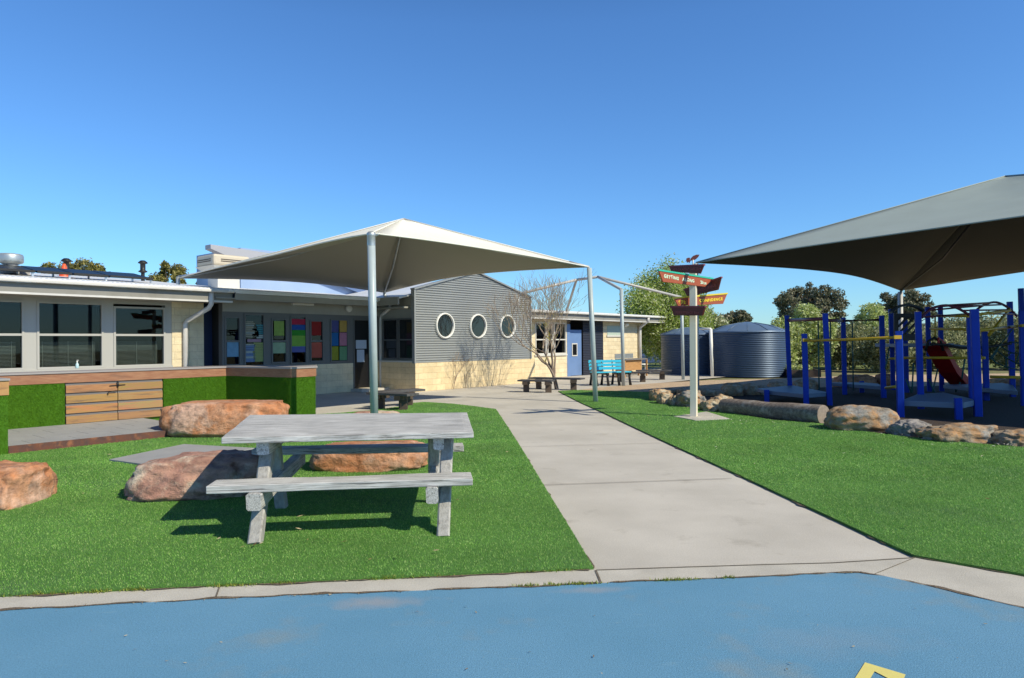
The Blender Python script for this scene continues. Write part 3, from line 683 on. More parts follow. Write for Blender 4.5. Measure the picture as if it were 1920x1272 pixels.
# rooms
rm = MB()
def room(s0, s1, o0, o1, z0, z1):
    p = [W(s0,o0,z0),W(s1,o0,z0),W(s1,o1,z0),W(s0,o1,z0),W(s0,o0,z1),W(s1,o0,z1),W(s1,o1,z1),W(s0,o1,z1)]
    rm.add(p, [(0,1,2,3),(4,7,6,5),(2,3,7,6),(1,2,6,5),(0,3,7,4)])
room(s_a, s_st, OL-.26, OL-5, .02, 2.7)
# recess wall
s_c = hit(711, 640, OR)[0]
R = lambda px: S(px, OR)
rw = [(R(421), R(451)), (R(457.5), R(496)), (R(508.5), R(538)), (R(544), R(575)), (R(581), R(606.5)), (R(619), R(652.5))]
door = (R(662), R(694.5)); zh2 = [2.27, 2.36, 2.25, 2.33, 2.22, 2.27]
sl2 = [.94, .90, .97, .93, .97, .95]
ops = [(a, b2, sl2[i], zh2[i]) for i, (a, b2) in enumerate(rw)]+[(door[0], door[1], .10, 2.30)]
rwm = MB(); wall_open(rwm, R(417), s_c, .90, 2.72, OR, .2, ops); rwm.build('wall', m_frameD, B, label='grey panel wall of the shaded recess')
low = MB(); wall_open(low, R(417), s_c, 0, .898, OR, .22, [(door[0], door[1], .10, .898)]); low.build('wall', m_stone, B, label='block base of the shaded recess')
upw = MB(); upw.wbox(R(417), s_c, 2.40, 2.718, OR+.001, OR+.02); upw.build('lintel_panel', m_render, B)
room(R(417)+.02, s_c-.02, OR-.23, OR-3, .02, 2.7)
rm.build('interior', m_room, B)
wf = []
for i, (a, b2) in enumerate(rw):
    rails = (1.60,) if i in (0, 2, 4) else ()
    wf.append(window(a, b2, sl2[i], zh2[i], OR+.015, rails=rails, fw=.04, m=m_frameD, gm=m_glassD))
def paper(px0, py0, px1, py1, c, i, jit=0.0, name='paper'):
    s0, z1 = hit(px0, py0, OR-.02); s1, z0 = hit(px1, py1, OR-.02)
    c = tuple(x*.72 for x in c); key = 'paper_%02x%02x%02x' % tuple(int(x*255) for x in c)
    m = bpy.data.materials.get(key) or M(key, c, tuple(x*.85 for x in c), scale=9, rough=.8)
    j = random.uniform(-jit, jit)
    return MB().wbox(s0+j, s1+j, z0, z1, OR-.006, OR-.003).build(name, m, wf[i])
def zz(x, y): return 410+x/9.784, 570+y/9.784      # coordinates read off an enlargement
def paper9(x0, y0, x1, y1, h, i): a = zz(x0, y0); b2 = zz(x1, y1); paper(a[0], a[1], b2[0], b2[1], hexc(h), i)
paper9(145, 680, 360, 970, '#7fb2d8', 0)
paper9(1010, 315, 1195, 585, '#9cc060', 2); paper9(975, 710, 1235, 905, '#a8c8a8', 2)
for y0, y1, h in ((275, 382, '#c02050'), (384, 480, '#1058b8'), (482, 582, '#30a030'), (584, 780, '#8cc850'), (782, 885, '#6070c0')): paper9(1318, y0, 1600, y1, h, 3)
paper9(1700, 320, 1875, 580, '#a01818', 4); paper9(1700, 710, 1890, 985, '#c86050', 4)
for (c0, c1, y0, y1, h) in ((619.5, 634, 597.5, 623, '#5058a0'), (636, 651, 597.5, 623, '#c8a858'), (619.5, 634, 624, 648.5, '#0870c0'), (636, 651, 624, 648.5, '#c888a8'), (619.5, 634, 650, 675.5, '#a0a830'), (636, 651, 650, 675.5, '#70a880')):
    paper(c0, y0, c1, y1, hexc(h), 5)
# stacked slips of paper in the second window
random.seed(3)
def slips(x0, x1, y0, y1, h, side):
    y = y0
    while y < y1-20:
        hh = random.uniform(24, 42); a, b2 = x0, x1
        if side < 0: b2 = x1-random.uniform(0, 50)
        else: a = x0+random.uniform(0, 50)
        c = h if random.random() < .8 else '#b8c8c8'
        paper9(a, y, b2, min(y+hh, y1)-6, c, 1); y += hh
slips(478, 655, 320, 640, '#b0b0a0', -1); slips(680, 830, 380, 640, '#4898a8', 1); paper9(520, 648, 775, 700, '#b898b0', 1)
slips(485, 690, 740, 1085, '#7898c8', -1); slips(615, 838, 712, 1080, '#a8b878', 1)
dr = MB(); dr.wbox(door[0]+.05, door[1]-.03, .12, 2.25, OR-.12, OR-.07); dob = dr.build('door', m_blackdoor, B)
fr2 = MB(); fr2.wbox(door[0], door[0]+.048, .1, 2.30, OR-.14, OR+.02); fr2.wbox(door[1]-.028, door[1], .1, 2.30, OR-.14, OR+.02); fr2.wbox(door[0]+.048, door[1]-.028, 2.252, 2.30, OR-.14, OR+.02); fr2.build('door_frame', m_frameD, B)
for (a, b2, c, d_) in ((667, 638, 687, 654), (669, 656, 683, 679)):
    s0, z1 = hit(a, b2, OR-.07); s1, z0 = hit(c, d_, OR-.07)
    MB().wbox(s0, s1, z0, z1, OR-.069, OR-.066).build('notice', M('paper_white', (.42, .52, .68), rough=.8) if not bpy.data.materials.get('paper_white') else bpy.data.materials['paper_white'], dob)
MB().wbox(door[0]-.1, door[1]+.4, .004, .10, OR+.002, OR+.55).build('door_step', m_conc, B)
# lights on the recess wall
s0, z0 = hit(565, 571, OR); MB().wbox(s0-.35, s0+.35, z0-.03, z0+.04, OR+.021, OR+.12).build('strip_light', m_white, B)
s0, z0 = hit(651, 579, OR); q = MB(); q.lathe((0, 0, 0), [(0, 0), (.09, 0), (.12, .05), (.11, .10), (.06, .11), (0, .112)], 16)
c = W(s0, OR+.02, z0); q.v = [c+N*v.z+D*v.x+V((0, 0, v.y)) for v in q.v]; q.build('flood_light', m_cream, B)
# gable block with portholes
sA = hit(777.6, 640, OG)[0]; sB = hit(993, 640, OG)[0]; sB2 = hit(1002, 640, OG)[0]; sM = (sA+sB)/2-.05
ZE, ZP, ZS = 3.17, 3.90, .905
stn = MB(); stn.wbox(sA, sB2, 0, ZS, OG-1.75, OG+.02); stn.build('wall', m_stone2, B, label='ochre block base of the gable wall')
cg = MB(); pitch = .0762; nz = int((ZP-ZS)/pitch*10); vs = []; fs = []
for i in range(nz+1):
    z = ZS+(ZP-ZS)*i/nz
    if z <= ZE: a, b2 = sA, sB
    else:
        t = (z-ZE)/(ZP-ZE); a = sA+(sM-sA)*t; b2 = sB+(sM-sB)*t
    o_ = OG+.02+.017*math.cos((z-ZS)/pitch*2*math.pi)
    vs += [W(a, o_, z), W(b2, o_, z)]
    if i: fs.append((2*i-2, 2*i-1, 2*i+1, 2*i))
cg.add(vs, fs, True); cg.prism([W(sA, OG-.01, ZS), W(sB, OG-.01, ZS), W(sB, OG-.01, ZE), W(sM, OG-.01, ZP), W(sA, OG-.01, ZE)], -N*.15)
cg.build('corrugated_cladding', m_corr, B)
tr = MB()
for a, b2 in ((W(sA-.03, OG+.0, ZS-.02), W(sA-.03, OG+.0, ZE+.02)), (W(sB+.03, OG, ZS), W(sB+.03, OG, ZE+.02))): tr.beam(a, b2, .06, .12, upv=N)
tr.beam(W(sA-.06, OG-.02, ZE+.02), W(sM, OG-.02, ZP+.03), .20, .05); tr.beam(W(sM, OG-.02, ZP+.03), W(sB+.06, OG-.02, ZE+.02), .20, .05)
tr.build('parapet_trim', m_corr, B)
for px, py in ((834, 611), (896, 612), (951, 612.5)):
    s0, z0 = hit(px, py, OG+.04); c = W(s0, OG+.035, z0)
    q = MB(); q.lathe((0, 0, 0), [(.365, -.12), (.365, .05), (.378, .065), (.408, .06), (.416, .03), (.416, -.01)], 48)
    q.v = [c+N*v.z+D*v.x+V((0, 0, v.y)) for v in q.v]; fo = q.build('porthole', m_white, B)
    q = MB(); q.lathe((0, 0, 0), [(0, .004), (.352, .004)], 48); q.v = [c+N*v.z+D*v.x+V((0, 0, v.y)) for v in q.v]
    q.build('pane', M('porthole_glass', (.012, .014, .016), rough=.04, spec=.7) if not bpy.data.materials.get('porthole_glass') else bpy.data.materials['porthole_glass'], fo)
# side of the gable block facing left (shaded): block base, window over it
sd2 = MB(); sd2.wbox(sA+.02, sA+.2, ZS, 2.95, OR, OG-.03); sd2.build('wall', m_render, B, label='shaded side wall of the gable block')
for i in range(2):
    o0 = OR+.25+i*.78; f = MB()
    f.wbox(sA-.03, sA+.018, 1.0, 2.30, o0, o0+.05); f.wbox(sA-.03, sA+.018, 1.0, 2.30, o0+.69, o0+.74); f.wbox(sA-.03, sA+.018, 1.0, 1.05, o0+.05, o0+.69); f.wbox(sA-.03, sA+.018, 2.25, 2.30, o0+.05, o0+.69); f.wbox(sA-.02, sA+.01, 1.60, 1.64, o0+.05, o0+.69)
    fo = f.build('window_frame', m_frameD, B); MB().wbox(sA-.01, sA-.004, 1.05, 2.25, o0+.05, o0+.69).build('pane', bpy.data.materials['porthole_glass'], fo)
MB().wbox(sA-.05, sA+.0, .91, .96, OR, OG).build('window_sill', m_cream, B)
# right rear wing
OQ = -17.45
Q = lambda px: S(px, OQ)
rr_ = MB(); s1e = Q(1203)
qw = [(Q(1004), Q(1021)), (Q(1022), Q(1035)), (Q(1039), Q(1060))]
wall_open(rr_, sB2, Q(1063), 0, 2.62, OQ, .2, [(Q(1003.5), Q(1061), 1.0, 2.35)])
rr_.build('wall', m_stone, B, label='sunlit block wall behind the bare tree')
MB().wbox(Q(1131), s1e, 0, 2.62, OQ-.3, OQ).build('wall', m_stone, B, label='sunlit block wall at the far end')
for a, b2 in ((Q(1003.5), Q(1024)), (Q(1026), Q(1037)), (Q(1039), Q(1061))): window(a, b2, 1.0, 2.35, OQ+.01, rails=(1.62,), fw=.05, m=m_cream)
MB().wbox(Q(1003.5), Q(1061), 1.0, 2.35, OQ-.6, OQ-.5).build('interior', M('room_brown', (.10, .065, .035), (.03, .025, .02), scale=30, rough=.9), B)
MB().wbox(Q(1003)-.05, Q(1062), .93, .998, OQ, OQ+.06).build('window_sill', m_cream, B)
MB().wbox(Q(1063), Q(1131), 0, 2.62, OQ-1.2, OQ-1.0).build('wall', m_navyc, B, label='dark back wall of the doorway recess')
db = MB(); db.wbox(Q(1069), Q(1091.5), .02, 2.05, OQ-.09, OQ-.04); dbo = db.build('door', m_bdoor, B, label='bright blue door')
s0, z1 = hit(1073, 646, OQ-.04); s1, z0 = hit(1081, 666, OQ-.04)
MB().wbox(s0, s1, z0, z1, OQ-.038, OQ-.03).build('pane', bpy.data.materials['porthole_glass'], dbo)
f = MB(); f.wbox(s0-.05, s0, z0-.05, z1+.05, OQ-.039, OQ-.02); f.wbox(s1, s1+.05, z0-.05, z1+.05, OQ-.039, OQ-.02); f.wbox(s0, s1, z0-.05, z0, OQ-.039, OQ-.02); f.wbox(s0, s1, z1, z1+.05, OQ-.039, OQ-.02); f.build('pane_frame', m_cream, dbo)
MB().wbox(Q(1063), Q(1069), 0, 2.3, OQ-.1, OQ+.01).build('door_frame', m_bdoor, B)
cn = MB(); vs = []; fs = []; nz = 340
for i in range(nz+1):
    z = 2.6*i/nz; o_ = OQ+.0+.012*math.cos(z/pitch*2*math.pi); vs += [W(Q(1093), o_, z), W(Q(1131)-.01, o_, z)]
    if i: fs.append((2*i-2, 2*i-1, 2*i+1, 2*i))
cn.add(vs, fs, True); cn.build('corrugated_cladding', m_navyc, B)
s0, z1 = hit(1138, 611, OQ); s1, z0 = hit(1163, 629, OQ)
MB().wbox(s0, s1, z0, z1, OQ+.003, OQ+.02).build('shuttered_window', M('shutter_green', (.42, .50, .44), rough=.6), B)
MB().wbox(s0-.06, s1+.06, z0-.08, z0, OQ+.003, OQ+.05).build('window_sill', m_cream, B)
# eaves, gutters and roofs
def eave(s0, s1, o_e, o_w, z, gutter=True, g=.09, fas=.17, mf=m_fascia):
    MB().wbox(s0, s1, z-.30, z-.27, o_w-.02, o_e-.03).build('soffit', m_render, B)
    MB().wbox(s0, s1, z-.27, z-.07, o_e-.05, o_e-.02).build('fascia', mf, B)
    if gutter: MB().wbox(s0, s1, z-.07, z, o_e-.02, o_e+.11).build('gutter', m_gutter, B, bevel=.015)
    MB().wbox(s0, s1, z-.32, z-.275, o_e-.06, o_e+.0).build('eave_trim', m_gutter, B)
eave(s_a, S(437, -17.1), -17.1, OL+.03, 2.92)
sR0 = S(437, -17.1)+.03
MB().wbox(sR0-.5, sA-.1, 2.70, 2.73, OR, -17.05).build('soffit', m_render, B)
MB().wbox(sR0, sA-.05, 2.68, 2.84, -17.05, -17.02).build('fascia', m_render, B)
MB().wbox(sR0, sA-.05, 2.845, 2.90, -17.04, -16.98).build('gutter', m_roof, B)
eQ = -16.85
eave(sB2+.2, Q(1228), eQ, OQ, 2.78)
def roof(s0, s1, o0, z0, o1, z1, th=.05, m=m_roof, name='roof'):
    mb = MB(); k = max(2, int((s1-s0)/.1)); pts = []
    vs = []; 
    for i in range(k*2+1):
        s_ = s0+(s1-s0)*i/(k*2); dz = .018 if i % 2 else 0
        vs += [W(s_, o0, z0+dz), W(s_, o1, z1+dz), W(s_, o0, z0-th), W(s_, o1, z1-th)]
    fs = []
    for i in range(k*2):
        a = i*4; fs += [(a, a+4, a+5, a+1), (a+2, a+3, a+7, a+6), (a, a+2, a+6, a+4), (a+1, a+5, a+7, a+3)]
    fs += [(0, 1, 3, 2), (k*8, k*8+2, k*8+3, k*8+1)]
    mb.add(vs, fs); return mb.build(name, m, B)
roof(s_a, S(437, -17.1), -17.06, 2.94, -23.2, 3.60)
roof(sR0-.2, sA+.3, -16.97, 2.93, -23.4, 3.55)
roof(sB2+.2, Q(1228), eQ+.03, 2.80, -23, 3.30)
# gable block roof: two slopes running back from the parapet
gr = MB()
for (a, za, b2, zb) in ((sA-.45, 2.93, sM, 3.72), (sM, 3.72, sB+.3, 2.98)):
    gr.hexa([W(a, OG-.18, za-.05), W(b2, OG-.18, zb-.05), W(b2, -22.5, zb-.05), W(a, -22.5, za-.05), W(a, OG-.18, za), W(b2, OG-.18, zb), W(b2, -22.5, zb), W(a, -22.5, za)])
gr.build('roof', m_roof, B)
MB().wbox(sA-.5, sA-.44, 2.70, 2.93, -17.0, OG-.2).build('fascia', m_render, B)
MB().wbox(sA-.3, sB, 2.6, 2.65, -22, OG-.2).build('ceiling', m_render, B)
# back volumes so the building is closed
bk = MB(); bk.wbox(s_a, s1e, 0, 3.2, -24.0, -23.8); bk.build('wall', m_stone, B, label='rear wall')
bk = MB(); bk.wbox(s1e-.2, s1e-.001, 0, 2.6, -23.7, OQ-.31); bk.build('wall', m_stone, B, label='end wall')
bk = MB(); bk.wbox(s_a-.2, s_a, 0, 2.7, -24, OL); bk.build('wall', m_stone, B, label='end wall')
# downpipes
def pipe(pts, r=.05, m=m_gutter): MB().tube(pts, r, 12).build('downpipe', m, B)
s0, _ = hit(369, 600, OL+.1); s1, _ = hit(347, 640, OL+.07)
pipe([W(s0, -17.12, 2.86), W(s0, -17.12, 2.55), W(s0-.02, -17.2, 2.45), W(s1+.05, OL+.12, 2.15), W(s1, OL+.09, 2.05), W(s1, OL+.09, .02)], .062)
s0, _ = hit(728, 570, -17.1); s1, _ = hit(714, 640, OR+.1)
pipe([W(s0, -17.0, 2.84), W(s0, -17.05, 2.62), W(s1+.02, OR+.12, 2.42), W(s1, OR+.1, 2.3), W(s1, OR+.1, .01)], .055)
s0, _ = hit(1214, 600, eQ); s1, _ = hit(1200, 650, OQ+.1)
pipe([W(s0, eQ+.04, 2.70), W(s0, eQ+.04, 2.55), W(s1, OQ+.12, 2.25), W(s1, OQ+.1, 2.1), W(s1, OQ+.1, .01)], .08)
s0, _ = hit(1172, 605, OQ+.1); q = MB(); q.tube([W(s0, OQ, 2.42), W(s0, OQ+.15, 2.38), W(s0, OQ+.22, 2.28)], [.05, .09, .1], 12); q.build('flood_light', m_white, B)
# raised clerestory behind (blue clad, skillion lid)
ck = MB(); c0 = S(452, -21.0); c1 = S(677, -21.0)
ck.prism([W(c0, -21, 3.2), W(c1+.3, -21, 3.2), W(c1+.3, -21, 3.55), W(c0+3.0, -21, 4.65), W(c0, -21, 4.65)], -N*3.0)
ck.build('clerestory_wall', M('clad_blue', (.30, .40, .60), (.26, .36, .56), scale=1, rough=.5), B)
lid = MB(); a = hit(395, 458.5, -20.6); b2 = hit(650, 497, -20.6)
lid.prism([W(a[0], -20.6, a[1]), W(b2[0], -20.6, b2[1]), W(b2[0], -20.6, b2[1]-.26), W(a[0]+.5, -20.6, a[1]-.30), W(a[0], -20.6, a[1]-.13)], -N*.35)
lid.build('skillion_roof', M('lid_grey', (.36, .36, .40), rough=.5), B)
wg = MB(); wg.prism([W(c0+1.7, -20.85, 4.15), W(c1+.35, -20.85, 3.62), W(c1+.35, -20.85, 3.36), W(c0+4.6, -20.85, 3.40)], N*.06)
wg.build('skillion_fascia', M('fascia_blue', (.10, .16, .32), rough=.5), B)

# things standing on the roof
def zroof(off): return 2.94+(-17.06-off)/6.14*.66
def roofthing(px, off):
    s_ = S(px, off); return W(s_, off, zroof(off)+.0)
for i, (pa, pb) in enumerate(((-150, -15), (-12, 68), (70, 137), (139, 205), (207, 289))):
    o1, o2 = -18.4, -19.6
    lab = ['dark solar panel at the left picture edge', 'second dark solar panel from the left on the roof', 'middle dark solar panel on the left roof', 'fourth dark solar panel from the left on the roof', 'rightmost dark solar panel on the left roof'][i]
    a, b2 = S(pa, o1), S(pb, o1); z1, z2 = zroof(o1)+.10, zroof(o2)+.19
    t = thing('solar_panel', lab, 'solar panel', W((a+b2)/2, o1, zroof(o1)), 'solar panels on the left roof')
    MB().hexa([W(a, o1, z1), W(b2-.02, o1, z1), W(b2-.02, o2, z2), W(a, o2, z2), W(a, o1, z1+.04), W(b2-.02, o1, z1+.04), W(b2-.02, o2, z2+.04), W(a, o2, z2+.04)]).build('panel', m_solar, t)
    fr3 = MB(); fr3.beam(W(a, o1+.02, z1+.03), W(b2-.02, o1+.02, z1+.03), .012, .05); fr3.build('frame', m_blk, t)
    for oo, zq in ((o1-.03, z1), (o2+.03, z2)): lg = MB(); lg.beam(W(b2-.06, oo, zroof(oo)), W(b2-.06, oo, zq), .04, .04, upv=D); lg.build('support', m_alu, t)
p = roofthing(20, -19.9); t = thing('roof_ventilator', 'round grey roof ventilator at the far left of the roof', 'ventilator', p)
MB().box(p+V((-.28, -.28, 0)), p+V((.28, .28, .20))).build('base', m_polew, t)
q = MB(); q.lathe(p+V((0, 0, .22)), [(.12, 0), (.18, .03), (.26, .06), (.27, .09), (.27, .22), (.25, .26), (.22, .27), (0, .27)], 28); q.build('fan_housing', m_steelG, t)
for px, yt, lab in ((125, 485, 'black flue pipe beside an orange cone on the roof'), (268.5, 489, 'black flue pipe standing right of the solar panels')):
    off = -21.0; p = roofthing(px, off); zt = hit(px, yt, off)[1]-p.z
    t = thing('flue', lab, 'flue', p, 'black flues on the left roof')
    q = MB(); q.lathe(p, [(.05, -.1), (.05, zt-.35)], 14); q.build('pipe', m_blk, t)
    q = MB(); q.lathe(p, [(.05, zt-.36), (.12, zt-.33), (.12, zt-.31), (.07, zt-.28), (.07, zt-.1), (.13, zt-.08), (.12, zt-.05), (.06, zt), (0, zt)], 14); q.build('cowl', m_blk, t)
p = roofthing(121, -20.6); q = MB(); q.lathe(p, [(.13, 0), (.10, .10), (.04, .33), (.02, .35), (0, .35)], 14); o = q.build('traffic_cone', M('cone_orange', (.75, .10, .03), rough=.5)); tag(o, 'orange cone on the roof beside the left flue', 'cone')
p = W(S(425, -19.5), -19.5, zroof(-19.5)); t = thing('evaporative_cooler', 'cream evaporative cooler on the roof behind the white shade sail', 'air conditioner', p)
q = MB(); q.wbox(S(409, -19.5), S(450, -19.5), p.z-.05, p.z+.42, -20.1, -19.5); q.build('duct', m_cream, t)
a, b2 = S(394, -19.5), S(466, -19.5); zb, zt = p.z+.62, hit(420, 478, -19.4)[1]
q = MB(); q.prism([W(a, -19.3, zb), W(b2, -19.3, zb), W(b2, -20.5, zb), W(a, -20.5, zb)], (0, 0, .001)); 
q = MB(); q.hexa([W(S(407, -19.5), -19.45, p.z+.421), W(S(452, -19.5), -19.45, p.z+.421), W(S(452, -19.5), -20.15, p.z+.421), W(S(407, -19.5), -20.15, p.z+.421), W(a, -19.3, zb), W(b2, -19.3, zb), W(b2, -20.4, zb), W(a, -20.4, zb)]); q.build('tray', m_cream, t)
q = MB(); q.wbox(a+.03, b2-.03, zb+.002, zt, -20.37, -19.33); cab = q.build('cabinet', M('cooler_cream', (.58, .50, .39), rough=.5), t, bevel=.06)
q = MB()
for i in range(9):
    z = zb+.12+i*.055
    if z < zt-.1: q.wbox(a+.25, b2-.2, z, z+.022, -19.329, -19.318); q.wbox(a+.018, a+.029, z, z+.022, -20.3, -19.5)
q.build('louvre', m_dkleg, cab)

# sanitiser bottle on the sill
s0, _ = hit(145, 688, OL+.05); p = W(s0, OL+.04, zsill+.058); t = thing('pump_bottle', 'small pale blue pump bottle on the window sill', 'bottle', p)
q = MB(); q.lathe(p, [(0, 0), (.032, .0), (.034, .02), (.034, .10), (.012, .125), (.012, .14)], 16); q.build('bottle', M('bottle_blue', (.45, .65, .72), rough=.3), t)
q = MB(); q.lathe(p, [(.016, .14), (.016, .16), (.005, .162), (.005, .19), (0, .19)], 12); q.beam(p+V((-.01, 0, .19)), p+V((.035, 0, .186)), .012, .012); q.build('pump', m_white, t)

# ------------------------------------------------------------------ grass-clad counter
CT = 1.055; OC = -13.8; OF = -11.42
def fuzz(s0, s1, z0, z1, off, nrm, tng, n):
    """blades on a vertical face: base point = tng*s + nrm*off"""
    s_ = rng.uniform(s0, s1, n); z = rng.uniform(z0, z1, n); le = .022*rng.uniform(.5, 1.2, n); w_ = .004
    b = rng.uniform(0, 2*np.pi, n); ln = rng.uniform(.1, .9, n)
    nv, tv = np.array(nrm), np.array(tng); P = s_[:, None]*tv+off*nv; P[:, 2] += z
    a = rng.uniform(0, np.pi, n); Sd = (np.cos(a)[:, None]*tv+np.sin(a)[:, None]*np.array([0, 0, 1.]))*w_/2
    Tp = P+nv*le[:, None]+tv*(np.cos(b)*ln*le)[:, None]+np.array([0, 0, 1.])*((np.sin(b)*ln-.4)*le)[:, None]
    return np.stack([P-Sd, P+Sd, Tp], 1).reshape(-1, 3)
Ct = thing('servery_counter', 'long counter clad in bright artificial grass with red timber band and grey cap', 'counter', W(S(300, OC), OC, 0))
sK = S(425, OC); sQ = hit(545, 640, OC+2.4)[0]
cK0 = sK; pen_len = 2.35; oQ = OC+pen_len; sQ0 = sK; sR = hit(591, 640, oQ)[0]
s_l = hit(15, 800, OF)[0]
MBk = MB()
sd0, sd1 = S(120.5, OC), S(306, OC)
bodyb = MB(); bodyb.wbox(s_l-3.5, sd0, 0, CT-.20, OC-.5, OC); bodyb.wbox(sd1, sK, 0, CT-.20, OC-.5, OC); bodyb.wbox(sd0, sd1, .0, CT-.20, OC-.5, OC-.04)
K0 = W(sK, OC, 0); Q0 = V((-4.31, 13.4, 0)); R0_ = V((-3.99, 13.95, 0)); bK = V((-.29, 1, 0)).normalized()*.9; K1 = W(sK, OC-.5, 0)
dK = (Q0-K0).normalized(); nK = V((dK.y, -dK.x, 0)); dQ = (R0_-Q0).normalized(); nQ = V((dQ.y, -dQ.x, 0))
def leg2(mb, z0, z1, o=0.0):
    pl_ = (K0+nK*o, Q0+(nK+nQ).normalized()*o*1.4, R0_+nQ*o+dQ*o, R0_+bK+dQ*o, K1)
    return mb.prism([V((p.x, p.y, z0)) for p in pl_], (0, 0, z1-z0))
leg2(bodyb, 0, CT-.20)
bodyb.wbox(s_l-2.5, s_l, 0, CT-.22, OC+.002, OF)
bodyb.build('turf_cladding', m_pturf, Ct)
fz = [fuzz(s_l, sd0, .12, CT-.2, OC, N, D, 22000), fuzz(sd1, sK, .05, CT-.2, OC, N, D, 26000), fuzz(s_l-2.5, s_l, 0, CT-.22, OF, N, D, 26000)]
fz.append(fuzz(K0.dot(dK), Q0.dot(dK), 0, CT-.2, K0.dot(nK), nK, dK, 40000)); fz.append(fuzz(Q0.dot(dQ), R0_.dot(dQ), 0, CT-.2, Q0.dot(nQ), nQ, dQ, 12000))
npmesh('turf_pile', np.concatenate(fz), 3, m_pblade, Ct)
bd = MB(); bd.wbox(s_l-3.5, sK, CT-.20, CT-.03, OC-.5, OC+.012); leg2(bd, CT-.199, CT-.03, .012)
bd.build('timber_band', m_timber, Ct)
bd = MB(); bd.wbox(s_l-2.5, s_l+.01, CT-.22, CT-.02, OC+.013, OF+.012); bd.build('timber_band', m_hard, Ct)
cp = MB(); cp.wbox(s_l-3.5, sK, CT-.03, CT, OC-.6, OC+.03); leg2(cp, CT-.0295, CT+.001, .03); cp.wbox(s_l-2.5, s_l+.02, CT-.02, CT+.008, OC+.031, OF+.03); cp.build('cap', m_cap, Ct)
# slatted timber doors
sdm = (sd0+sd1)/2+.02; dz0, dz1 = .125, CT-.205
for k_, (a, b2) in enumerate(((sd0+.02, sdm-.006), (sdm+.006, sd1-.02))):
    bd = MB(); bd.wbox(a, b2, dz0, dz1, OC-.038, OC-.012); dd = bd.build('cupboard_door', m_gap, Ct)
    hh = (dz1-dz0)/4
    for r_ in range(4):
        pl = MB(); z0 = dz0+r_*hh+.004; pl.wbox(a, b2, z0, z0+hh*.74, OC-.011, OC+.012)
        mm = M('hardwood_%d%d' % (k_, r_), tuple(x*random.uniform(.75, 1.15) for x in (.42, .22, .085)), tuple(x*random.uniform(.6, 1.0) for x in (.42, .22, .09)), scale=3, rough=.65, stretch=(1, 1, 10), bump=.2, bscale=20, c3=(.17, .10, .06), s3=1.4, a3=.5+random.uniform(.0, .12))
        pl.build('slat', mm, dd, bevel=.004)
    if k_ == 0:
        hd = MB(); z = dz1-.19
        hd.tube([W(b2-.16, OC+.03, z), W(b2-.02, OC+.035, z+.01)], .011, 8); hd.tube([W(b2-.16, OC+.03, z), W(b2-.175, OC+.035, z-.03), W(b2-.165, OC+.03, z-.05)], .008, 8); hd.build('handle', m_blk, dd)
        hd = MB(); hd.tube([W(b2+.0, OC+.02, dz1-.02), W(b2, OC+.03, dz1-.1)], .02, 8); hd.tube([W(b2-.14, OC+.02, dz1-.085), W(b2-.05, OC+.03, dz1-.075), W(b2+.13, OC+.02, dz1-.075)], .007, 8); hd.build('latch', m_blk, dd)
# low tiled deck in front of the counter
Dk = thing('tiled_deck', 'low grey tiled platform with rusty steel edge before the counter', 'platform', W(s_l+1.5, OF, 0))
de = hit(300, 815, OF)[0]+.7
MB().wbox(s_l-.6, de, .0, .112, OC+.004, OF-.03).build('base', m_gap, Dk)
rs = MB(); rs.wbox(s_l+.005, de, 0, .128, OF-.028, OF-.0); rs.build('steel_edge', m_rust, Dk)
tl = MB(); sx = s_l+.005; row = 0
for row in range(4):
    o0 = OC+.004+row*.59; x = s_l+.01-(.3 if row % 2 else 0)
    while x < de:
        a, b2 = max(x, s_l+.005), min(x+.594, de); 
        if b2 > a: tl.wbox(a, b2, .1125, .124, o0, min(o0+.585, OF-.030))
        x += .600
tl.build('tiles', m_tile, Dk)

# ------------------------------------------------------------------ shade sails
def sail(name, label, cor, apex, m, sag=.10, plan=.10, n=14, hub=.05):
    """hip canopy: four panels from the corners to the apex, free edges cut hollow"""
    root = thing(name, label, 'shade sail', V((apex.x, apex.y, 0)))
    mb = MB(); edges = []; K = len(cor); cen = sum((V((c.x, c.y, 0)) for c in cor), V((0, 0, 0)))/K
    for k_ in range(K):
        a, b2 = cor[k_], cor[(k_+1) % K]; L = (b2-a).length; vs = []
        for i in range(n+1):
            t = i/n; e = a.lerp(b2, t); bow = 4*t*(1-t)
            inw = (V((cen.x, cen.y, 0))-V((e.x, e.y, 0))).normalized()
            e = e+inw*bow*plan*L+V((0, 0, bow*sag*.35*L))
            for j in range(n+1):
                s_ = j/n
                # straight up the hips, slightly hollow in mid panel
                p = e.lerp(apex, s_); hol = 4*s_*(1-s_)*bow; p.z -= hol*sag*L*.35
                
                if 0 < i < n and 0 < j < n: p.z += noise.noise(V((p.x*1.6, p.y*1.6, 2)))*.018+noise.noise(V((p.x*.6, p.y*5, 7)))*.008
                vs.append(p)
        edges.append([vs[i*(n+1)].copy() for i in range(n+1)])
        fs = []
        for i in range(n):
            for j in range(n):
                q = i*(n+1)+j
                if j == n-1: fs.append((q, q+1, q+n+1))
                else: fs.append((q, q+1, q+n+2, q+n+1))
        mb.add(vs, fs, True)
    for e in edges: MB().tube([q_+V((0, 0, .004)) for q_ in e], .016, 8).build('hem', m, root)
    for c_ in cor:
        d_ = (apex-c_); sd_ = V((-d_.y, d_.x, 0)).normalized()*.035; hb = MB()
        hb.tube([c_+V((0, 0, .012)), apex+V((0, 0, .012))], .014, 6); hb.build('webbing', m, root)
    return root, mb
